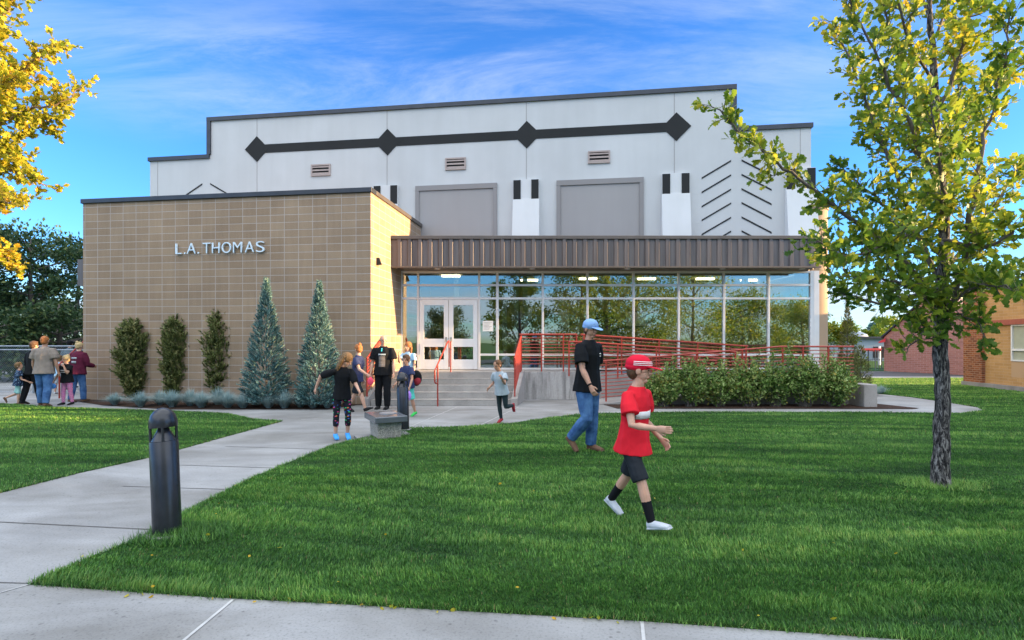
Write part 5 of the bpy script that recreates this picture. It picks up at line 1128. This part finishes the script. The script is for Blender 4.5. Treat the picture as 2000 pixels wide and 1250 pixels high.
        hl_ = H*.055; w0 = S(j['wr']); kn = w0+d2*hl_
        pc.append(lf([w0-d2*H*.006, w0+d2*hl_*.45, kn], [(H*.014, H*.011), (H*.021, H*.010), (H*.022, H*.009)], side=sd_))
        cu = g('curl'+s_, 28)
        for q_, (off, ln) in enumerate(((.0165, .040), (.0055, .045), (-.0055, .041), (-.0160, .033))):
            p0 = kn+sd_*off*H-d2*H*.004; e1 = (d2*math.cos(cu)+nrm*math.sin(cu)+sd_*off*4).normalized(); e2 = (d2*math.cos(cu*2.3)+nrm*math.sin(cu*2.3)).normalized(); fr_ = H*.0052
            pc.append(lf([p0, p0+e1*ln*H*.55, p0+e1*ln*H*.55+e2*ln*H*.45], [fr_, fr_*.95, fr_*.75], side=sd_, n=7))
        t0 = w0+d2*hl_*.30+sd_*H*.017; e = (d2*.75+sd_*.62+nrm*.25).normalized(); e2 = (d2*.9+sd_*.15+nrm*.35).normalized(); pc.append(lf([t0-e*H*.01, t0+e*H*.022, t0+e*H*.022+e2*H*.018], [H*.0075, H*.0062, H*.005], side=sd_, n=7))
    fuse('body', pc, skin, o, voxel=vx*.72, smooth=2)
    for sg in (1, -1):
        v, f = ell(S(hd(sg*.145, .375, .515)), (hs*.045, hs*.035, hs*.028), 8, 6, HM); m_ = MB(); m_.v = [Vector(p) for p in v]; m_.f = f; m_.build('eye', EYE, o, smooth=True, local=True)
    v, f = ell(S(hd(0, .425, .235)), (hs*.085, hs*.02, hs*.02), 8, 6, HM); m_ = MB(); m_.v = [Vector(p) for p in v]; m_.f = f; m_.build('mouth', PINK, o, smooth=True, local=True)
    # ---- shirt
    e_ = H*.009*loose+.004
    pc = [lf([S(tt(tor*hem)), S(tt(tor*.06)), S(tt(tor*.38)), S(tt(tor*.68)), S(tt(tor*.84)), S(tt(tor*.93)), S(tt(tor*1.0))], [(tb_*.090+e_*1.5+.012, tb_*.066+e_*1.6+(.034 if hem < -.12 else .010)), (tb_*.090+e_*1.2+.006, tb_*.064+e_*1.2+.006), (tb_*.078+e_*1.2, tb_*.057+e_), (tb_*.090+e_, tb_*.062+e_*.8), (tb_*.080+e_*.7, tb_*.052+e_*.8), (tb_*.056+e_*.5, tb_*.042+e_*.6), (nr*1.28, nr*1.22)])]
    for s_ in 'RL':
        j = J[s_]; q_ = lambda t: (j['sh'].lerp(j['el'], t/.55) if t <= .55 else j['el'].lerp(j['wr'], (t-.55)/.45)); P_ = [S(tt(tor*.86, 0, j['sg']*shw*.4)), S(j['sh'])]; rr = [H*.026*build+e_*.2, H*.031*build+e_*.35]
        ts = [t for t in (.2, .38, .55, .75, .97) if t < sleeve-.03]+[sleeve]
        for t in ts: P_.append(S(q_(t))); rr.append(H*(.033 if t < .5 else .025 if t < .8 else .019)*(.4+.6*build)+e_*(1.1 if sleeve < .6 else .7))
        pc.append(lf(P_, rr))
    sh_ob = fuse('shirt', pc, top, o, voxel=vx, smooth=2, wrinkle=.0035*H/1.7, wscale=11, wdir=(1, 1, .7), seed=H*7)
    # ---- trousers, shorts or leggings
    ex = {'long': H*.012, 'tight': H*.004, 'shorts': H*.010, 'cropped': H*.004}[leg]; tq = {'long': 2.0, 'tight': 1.97, 'shorts': .92, 'cropped': 1.55}[leg]
    pc = [lf([S(tt(-tor*.16)), S(tt(-tor*.06)), S(tt(tor*.05)), S(tt(tor*.14))], [(tb_*.075+ex*.5, tb_*.055+ex*.5), (tb_*.088+ex*.6, tb_*.062+ex*.6), (tb_*.088+ex*.5, tb_*.060+ex*.5), (tb_*.080+ex*.4, tb_*.055+ex*.4)])]
    for s_ in 'RL':
        j = J[s_]; q_ = lambda t: (j['hip'].lerp(j['k'], t) if t <= 1 else j['k'].lerp(j['a'], t-1)); P_ = [S(j['hip']+Vector((0, 0, H*.025)))]; rr = [H*.050*build+ex*.4]
        ts = [t for t in (.2, .5, .8, 1.0, 1.3, 1.65, 1.95) if t < tq-.06]+[tq]
        for t in ts:
            bs = np.interp(t, [0, .45, 1, 1.3, 1.7, 2], [.050, .043, .031, .033*1, .025, .022]); P_.append(S(q_(t))); fl_ = 1.25 if leg == 'long' and t > 1.5 else 1.0
            rr.append(H*bs*(.35+.65*build)+ex*fl_*(1.5 if (leg == 'shorts' and t > .6) else .35 if leg == 'shorts' else 1))
        pc.append(lf(P_, rr))
    fuse({'long': 'trousers', 'tight': 'leggings', 'shorts': 'shorts', 'cropped': 'leggings'}[leg], pc, bottom, o, voxel=vx, smooth=2, wrinkle=.003*H/1.7 if leg != 'tight' else .001, wscale=13, seed=H*3)
    for s_ in 'RL':
        j = J[s_]; f0 = j['a']+j['fn']*ank*.45; pc = [lf([S(f0-j['ft']*H*.026), S(f0+j['ft']*H*.02), S(f0+j['fn']*ank*.12+j['ft']*H*.07), S(f0+j['fn']*ank*.25+j['ft']*H*.112)], [(H*.021, H*.026), (H*.025, H*.026), (H*.029, H*.018), (H*.022, H*.011)], side=X),
            lf([S(f0+j['fn']*ank*.50-j['ft']*H*.030), S(f0+j['fn']*ank*.50+j['ft']*H*.116)], [(H*.024, ank*.12), (H*.026, ank*.12)], side=X), lf([S(j['a']-j['fn']*H*.006), S(f0)], [H*.0235, H*.027])]
        fuse('shoe', pc, shoes, o, voxel=vx*.8, smooth=1)
        if socks: fuse('sock', [lf([S(j['a']+j['fn']*H*.01), S(j['k'].lerp(j['a'], .45))], [H*.0235, H*.029])], socks, o, voxel=vx*.8, smooth=1)
    # ---- hair
    if hair:
        q = []
        if hair in ('short', 'buzz', 'long', 'bun'):
            t_ = {'short': .045, 'buzz': .012, 'long': .05, 'bun': .035}[hair]
            q.append(ell(S(hd(0, -.035, .66)), (hs*(.355+t_), hs*(.41+t_), hs*(.385+t_)), 16, 12, HM)); q.append(ell(S(hd(0, -.17, .45)), (hs*(.30+t_*.7), hs*.27, hs*.33), rot=HM))
            if hair == 'short': q.append(ell(S(hd(.04, .22, .93)), (hs*.24, hs*.17, hs*.12), rot=HM))
        if hair == 'long':
            for sg in (-1, -.5, 0, .5, 1): q.append(lf([S(hd(sg*.30, -.12-.16*(1-abs(sg)), .75)), S(hd(sg*.38, -.10-.26*(1-abs(sg)), .3)), S(hd(sg*.38, -.05-.26*(1-abs(sg)), -.15)), S(hd(sg*.30, .02-.30*(1-abs(sg)), -.62))], [hs*.12, hs*.13, hs*.12, hs*.05], n=8))
        if hair == 'bun': q.append(ell(S(hd(0, -.30, 1.0)), (hs*.17, hs*.17, hs*.16), rot=HM))
        fuse('hair', q, hairc, o, voxel=vx*.8, smooth=1, wrinkle=.004, wscale=40, wdir=(1, 1, .3))
    if cap:
        q = [ell(S(hd(0, -.01, .74)), (hs*.425, hs*.50, hs*.37), 18, 12, HM), ell(S(hd(0, -.06, .62)), (hs*.41, hs*.47, hs*.20), 18, 12, HM)]; cp_ = fuse('cap', q, cap, o, voxel=vx*.8, smooth=2)
        bw = 1 if pose.get('capback') is None else -1
        fuse('peak', [lf([S(hd(0, bw*.25, .66)), S(hd(0, bw*.55, .63)), S(hd(0, bw*.80, .575)), S(hd(0, bw*.90, .55))], [(hs*.34, hs*.035), (hs*.34, hs*.03), (hs*.24, hs*.025), (hs*.10, hs*.02)], side=HM@X)], cap, cp_, voxel=vx*.6, smooth=1)
    ctx = dict(shirt=sh_ob, J=J, S=S, tt=tt, hd=hd, hs=hs, H=H, tor=tor, tb=tb_, e=e_, o=o, vx=vx, lean=lean, tw=tw)
    if extras: extras(ctx)
    return o
from mathutils.bvhtree import BVHTree
def chestmark(c, x0, x1, z0, z1, mat, name='shirt_print', off=.005, front=1, n=14):
    """a print lying on the shirt: a thin shell laid onto the shirt surface (x across -1..1, z as part of the torso)"""
    me = c['shirt'].data; t = BVHTree.FromPolygons([v.co.copy() for v in me.vertices], [tuple(p.vertices) for p in me.polygons]); m_ = MB(); tor = c['tor']; rows = []
    nz = max(1, int((z1-z0)*tor/.035)); fw = (c['tt'](tor*.5, 1, 0)-c['tt'](tor*.5, 0, 0)).normalized()*front
    for i in range(nz+1):
        z = (z0+(z1-z0)*i/nz)*tor; row = []
        for xx in np.linspace(x0, x1, n+1):
            q = c['S'](c['tt'](z, 0, xx*(c['tb']*.088+c['e']))); h = t.ray_cast(q+fw*.6, -fw); row.append((h[0] if h[0] is not None and (h[0]-q).length < .35 else q+fw*.1)+fw*off)
        rows.append(row)
    for i in range(len(rows)-1):
        for j in range(n): m_.quad(rows[i][j], rows[i][j+1], rows[i+1][j+1], rows[i+1][j])
    ob = m_.build(name, mat, c['o'], local=True, smooth=True)
    s_ = ob.modifiers.new('thickness', 'SOLIDIFY'); s_.thickness = .003; s_.offset = 0; return ob
def held(c, s_, mat, name, label, cat, r=(.05, .04, .09), drop=.09, off=(0, 0, 0)):
    """a bag or bottle hanging from a hand, a thing of its own"""
    o = c['o']; M_ = Matrix.Translation(o.location) @ Matrix.Rotation(o.rotation_euler.z, 4, 'Z'); p = M_@(c['S'](c['J'][s_]['wr']+c['J'][s_]['d2']*c['H']*.065)+Vector(off)); q = p-Vector((0, 0, drop))
    pcs = [ell(q, r, 12, 8), lf([p+Vector((.012, 0, .01)), q+Vector((.02, 0, r[2]*.5))], [.006, .008], n=6), lf([p-Vector((.012, 0, -.01)), q+Vector((-.02, 0, r[2]*.5))], [.006, .008], n=6)]
    b = thing(name, (q.x, q.y, q.z-r[2]), label, cat); WL[b.name] = Vector(b.location)
    me_ = fuse('bag_body', pcs, mat, b, voxel=.008, smooth=1, wrinkle=.003, wscale=20)
    for v in me_.data.vertices: v.co -= Vector(b.location)
    return b
def gz(x, y): return mound(x, y)+.02 if inpoly(np.array([x]), np.array([y]), R_LAWN)[0] else 0.0
# boy in red, stepping toward the lower right
def ex_boy(c):
    chestmark(c, -.85, .86, .47, .60, WHT, 'chest_stripe', n=22)
    hd = c['hd']; S = c['S']
    for k in range(3): 
        m_ = MB()
        for a0 in range(12):
            t0, t1 = R(-60+10*a0+50), R(-50+10*a0+50); z = .70+.065*k
            f_ = lambda t, zz: S(hd(math.sin(t)*.45*math.sqrt(max(0, 1-((zz-.74)/.38)**2)), -.01+math.cos(t)*.53*math.sqrt(max(0, 1-((zz-.74)/.38)**2)), zz))
            m_.quad(f_(t0, z), f_(t1, z), f_(t1, z+.025), f_(t0, z+.025))
        m_.build('cap_stripe', WHT, c['o'], local=True)
x_, y_ = 1.07, 4.70
person((x_, y_, gz(x_, y_)), -138, 1.50, 'boy in red cap and red shirt with white stripe striding across the lawn', dict(lean=5, hipR=26, kneeR=8, footR=-4, hipL=-22, kneeL=14, footL=4, shR=22, elbR=66, abdR=16, innR=18, shL=-10, elbL=55, abdL=14, yaw=30, pitch=-2, twist=4),
       RED, DKS, SHW, SK, 'buzz', HB_, .7, CAPR, .34, 'shorts', .0065, socks=BLK, build=.98, extras=ex_boy, loose=1.45, hem=-.15)
# man in black T-shirt
def ex_man(c):
    chestmark(c, -.62, -.28, .70, .725, WHT); chestmark(c, -.5, -.28, .655, .67, WHT)
    S = c['S']; j = c['J']['R']; w0 = S(j['wr']); fuse('watch', [lf([w0-j['d2']*.03, w0-j['d2']*.005], [.034, .033])], BLK, c['o'], voxel=.006, smooth=1)
x_, y_ = P(1147, 888, 7.45).x, 7.45
person((x_, y_, gz(x_, y_)), -134, 1.84, 'man in pale blue cap, black T-shirt and blue jeans walking across the lawn', dict(lean=3, hipR=10, kneeR=52, footR=-5, hipL=0, kneeL=4, footL=2, shR=16, elbR=18, abdR=12, shL=-14, elbL=14, abdL=14, yaw=-8, pitch=6),
       BLK, DEN, SHBR, SK2, 'buzz', HB_, 0, CAPB, .40, 'long', .008, build=1.12, extras=ex_man, loose=1.4)
# running child
x_, y_ = G(980, 827); person((x_, y_, 0), 150, 1.30, 'child in light grey shirt and dark leggings running down from the steps', dict(lean=14, hipR=-8, kneeR=8, hipL=-4, kneeL=86, footL=-10, shR=-32, elbR=88, abdR=20, shL=34, elbL=96, abdL=18, yaw=-18, pitch=4),
       LGREY, DGREEN, SHR, SK2, 'buzz', HB_, .75, None, .33, 'tight', .009, loose=2.0, lift=0.0, build=.95)
# girl at the pedestal
x_, y_ = G(668, 858); person((x_, y_, 0), -152, 1.47, 'long-haired girl in black top and neon leggings on the path beside the pedestal', dict(lean=8, hipR=-3, kneeR=4, hipL=8, kneeL=22, footL=-6, shR=-58, elbR=40, abdR=52, shL=30, elbL=30, abdL=12, yaw=48, pitch=26, twist=6),
       BLK, NEON, SHBL, SK, 'long', HL, .55, None, .50, 'cropped', .008, build=.92)
# boy in navy shirt
def ex_navy(c): held(c, 'R', PNK, 'pink_lunch_bag', 'small pink bag dangling from the hand of the navy-shirted walker', 'bag', (.07, .05, .09), .10)
x_, y_ = G(697, 806); person((x_, y_, 0), -100, 1.60, 'walker with topknot in navy shirt, dark shorts and sandals behind the long-haired girl', dict(lean=5, hipR=24, kneeR=6, hipL=-16, kneeL=12, shR=30, elbR=30, abdR=14, shL=-8, elbL=20, yaw=150, pitch=4),
       NAVY, DKS, SHB, SK, 'bun', HR, .3, None, .34, 'shorts', .009, extras=ex_navy, loose=1.5)
# bald man at the steps
def ex_bald(c):
    chestmark(c, -.45, .35, .66, .72, LGREY); chestmark(c, -.40, .30, .22, .62, GREYPRT, 'grey_print', .004); chestmark(c, -.06, .06, .80, .93, CY, 'cyan_placket')
x_, y_ = G(749, 798); person((x_, y_, 0), 176, 1.83, 'bald man in black printed shirt and black trousers at the foot of the steps', dict(lean=1, hipR=4, kneeR=6, hipL=10, kneeL=10, shR=4, elbR=14, abdR=10, shL=6, elbL=14, abdL=12, yaw=28),
       BLK, BLK, SHB, SK, None, HB_, 0, None, .40, 'long', .009, build=1.22, extras=ex_bald, loose=1.5)
# children behind the bollard
x_, y_ = P(798, 700, 14.0).x, 14.0; person((x_, y_, .16), 168, 1.50, 'girl in pale blue top on the lowest step holding a hand to her mouth', dict(lean=2, hipR=8, kneeR=10, shR=40, elbR=118, innR=12, shL=6, elbL=20, yaw=-18),
       LBLUE, AQUA, SHG, SK, 'long', HR, .5, None, .33, 'shorts', .010)
def ex_kid(c): held(c, 'L', PURP, 'purple_bag', 'small purple bag in the hand of the child behind the far bollard', 'bag', (.06, .05, .10), .11)
x_, y_ = G(797, 813); kk_ = person((x_, y_, 0), 150, 1.36, 'child in teal shorts and green shoes half hidden by the far bollard', dict(lean=6, hipR=12, kneeR=10, hipL=-8, kneeL=10, shR=10, elbR=40, shL=12, elbL=18, abdL=14, yaw=10),
       NAVY, TEAL, SHG, SK2, 'short', HB_, .7, None, .33, 'shorts', .010, extras=ex_kid, loose=1.6)
bp_ = thing('backpack', (x_+.16, y_+.12, .70), 'red and black backpack slung on the child behind the far bollard', 'backpack')
WL[bp_.name] = Vector((0, 0, 0)); fuse('pack', [ell((0, 0, .14), (.13, .10, .18))], BLK, bp_, voxel=.01); fuse('pocket', [ell((.03, -.06, .08), (.09, .055, .09))], SHR, bp_, voxel=.01)
# group at the left
x_, y_ = G(36, 790); person((x_, y_, 0), -60, 1.12, 'small blond boy in speckled navy shirt and aqua shorts at the far left', dict(lean=3, hipR=4, kneeR=6, hipL=-14, kneeL=50, shR=24, elbR=40, shL=10, elbL=30, yaw=-10, pitch=-14), NPAT, AQUA, SHBR, SK, 'short', HL, 1.0, None, .33, 'shorts', .010, loose=2.4)
x_, y_ = G(62, 789); person((x_, y_, 0), -12, 1.66, 'person in black clothes mostly hidden behind the grey-shirted man', dict(hipR=10, hipL=-8, kneeL=8), BLK, BLK, SHB, SK, 'short', HB_, 0, None, .9, 'long', .010)
x_, y_ = G(86, 794); person((x_, y_, 0), 8, 1.79, 'ginger man in grey brown T-shirt and jeans seen from behind', dict(lean=2, hipR=-6, kneeR=6, hipL=8, kneeL=6, shR=-4, elbR=16, abdR=14, shL=4, elbL=16, abdL=14, yaw=6), GREYT, DEN, SHBR, SK2, 'buzz', HR, 0, None, .38, 'long', .009, build=1.15, loose=1.8)
def ex_st(c): chestmark(c, -.5, .5, .60, .66, WHT); chestmark(c, -.45, .45, .50, .54, WHT); held(c, 'R', BLUEB, 'blue_bag', 'blue and white bag swung by the girl in zigzag leggings', 'bag', (.10, .05, .07), .06)
x_, y_ = G(131, 791); person((x_, y_, 0), 172, 1.30, 'girl in black T-shirt and pink and blue zigzag leggings, hand at her mouth', dict(lean=3, hipR=6, kneeR=8, hipL=-4, kneeL=6, shR=6, elbR=18, abdR=24, shL=38, elbL=128, innL=14, yaw=-6), BLK, STRP, SHB, SK, 'bun', HBL, .7, None, .33, 'tight', .010, extras=ex_st, loose=1.6, build=1.08)
def ex_mar(c): chestmark(c, -.4, .4, .62, .70, LGREY, 'back_print', .006, -1); chestmark(c, -.35, .35, .42, .52, LGREY, 'back_print', .006, -1)
x_, y_ = G(152, 786); person((x_, y_, 0), -8, 1.64, 'woman in maroon hooded sweatshirt and jeans seen from behind at the wall corner', dict(lean=3, hipR=8, kneeR=6, hipL=-6, kneeL=6, shR=8, elbR=70, innR=10, shL=6, elbL=40, yaw=-4), MAR, DEN, SHBR, SK, 'bun', HBL, 0, None, .97, 'long', .010, build=1.12, extras=ex_mar, loose=2.0)
x_, y_ = P(116, 780, 17.0).x, 17.0; person((x_, y_, 0), 10, 1.22, 'child in bright blue shirt further back between the grey-shirted man and the rail', dict(hipR=8, hipL=-8), LBLUE, LGREY, SHW, SK, 'short', HL, .8, None, .33, 'shorts', .011)
x_, y_ = P(135, 780, 18.6).x, 18.6; person((x_, y_, 0), 15, 1.70, 'dark-capped person in grey shirt behind the red rail at the block wall', dict(hipR=8, hipL=-8), cloth('slate_shirt', (.12, .16, .19)), DKS, SHB, SK2, 'short', HD, 0, BLK, .38, 'long', .011)
# people inside the lobby
for px, d_, H_, f_, lab, tp_, bt_, hr_, hc_ in ((1207, 18.4, 1.60, 165, 'woman with brown hair in dark top standing inside the lobby, left of the wide picture', DGREEN, DKS, 'bun', HB_), (1278, 18.6, 1.62, 200, 'dark-haired person in black jacket over orange inside the lobby', BLK, DKS, 'short', HD), (1246, 18.8, 1.30, 150, 'child with orange hair inside the lobby', MAR, DKS, 'short', ORG), (1263, 19.2, 1.38, 190, 'child in dark red standing behind the dark-haired person in the lobby', MAR, DKS, 'short', HD), (918, 17.6, 1.25, -60, 'child in green shirt seen through the right door leaf', GREEN, DKS, 'short', HB_)):
    person(((px-1000)*d_/F, d_, FL), f_, H_, lab, dict(hipR=4, hipL=-3, shR=10, elbR=40), tp_, bt_, SHB, SK, hr_, hc_, 0 if H_ > 1.5 else .7, None, .4, 'long', .013, group='people inside the lobby')

bpy.data.scenes.remove(TMP)
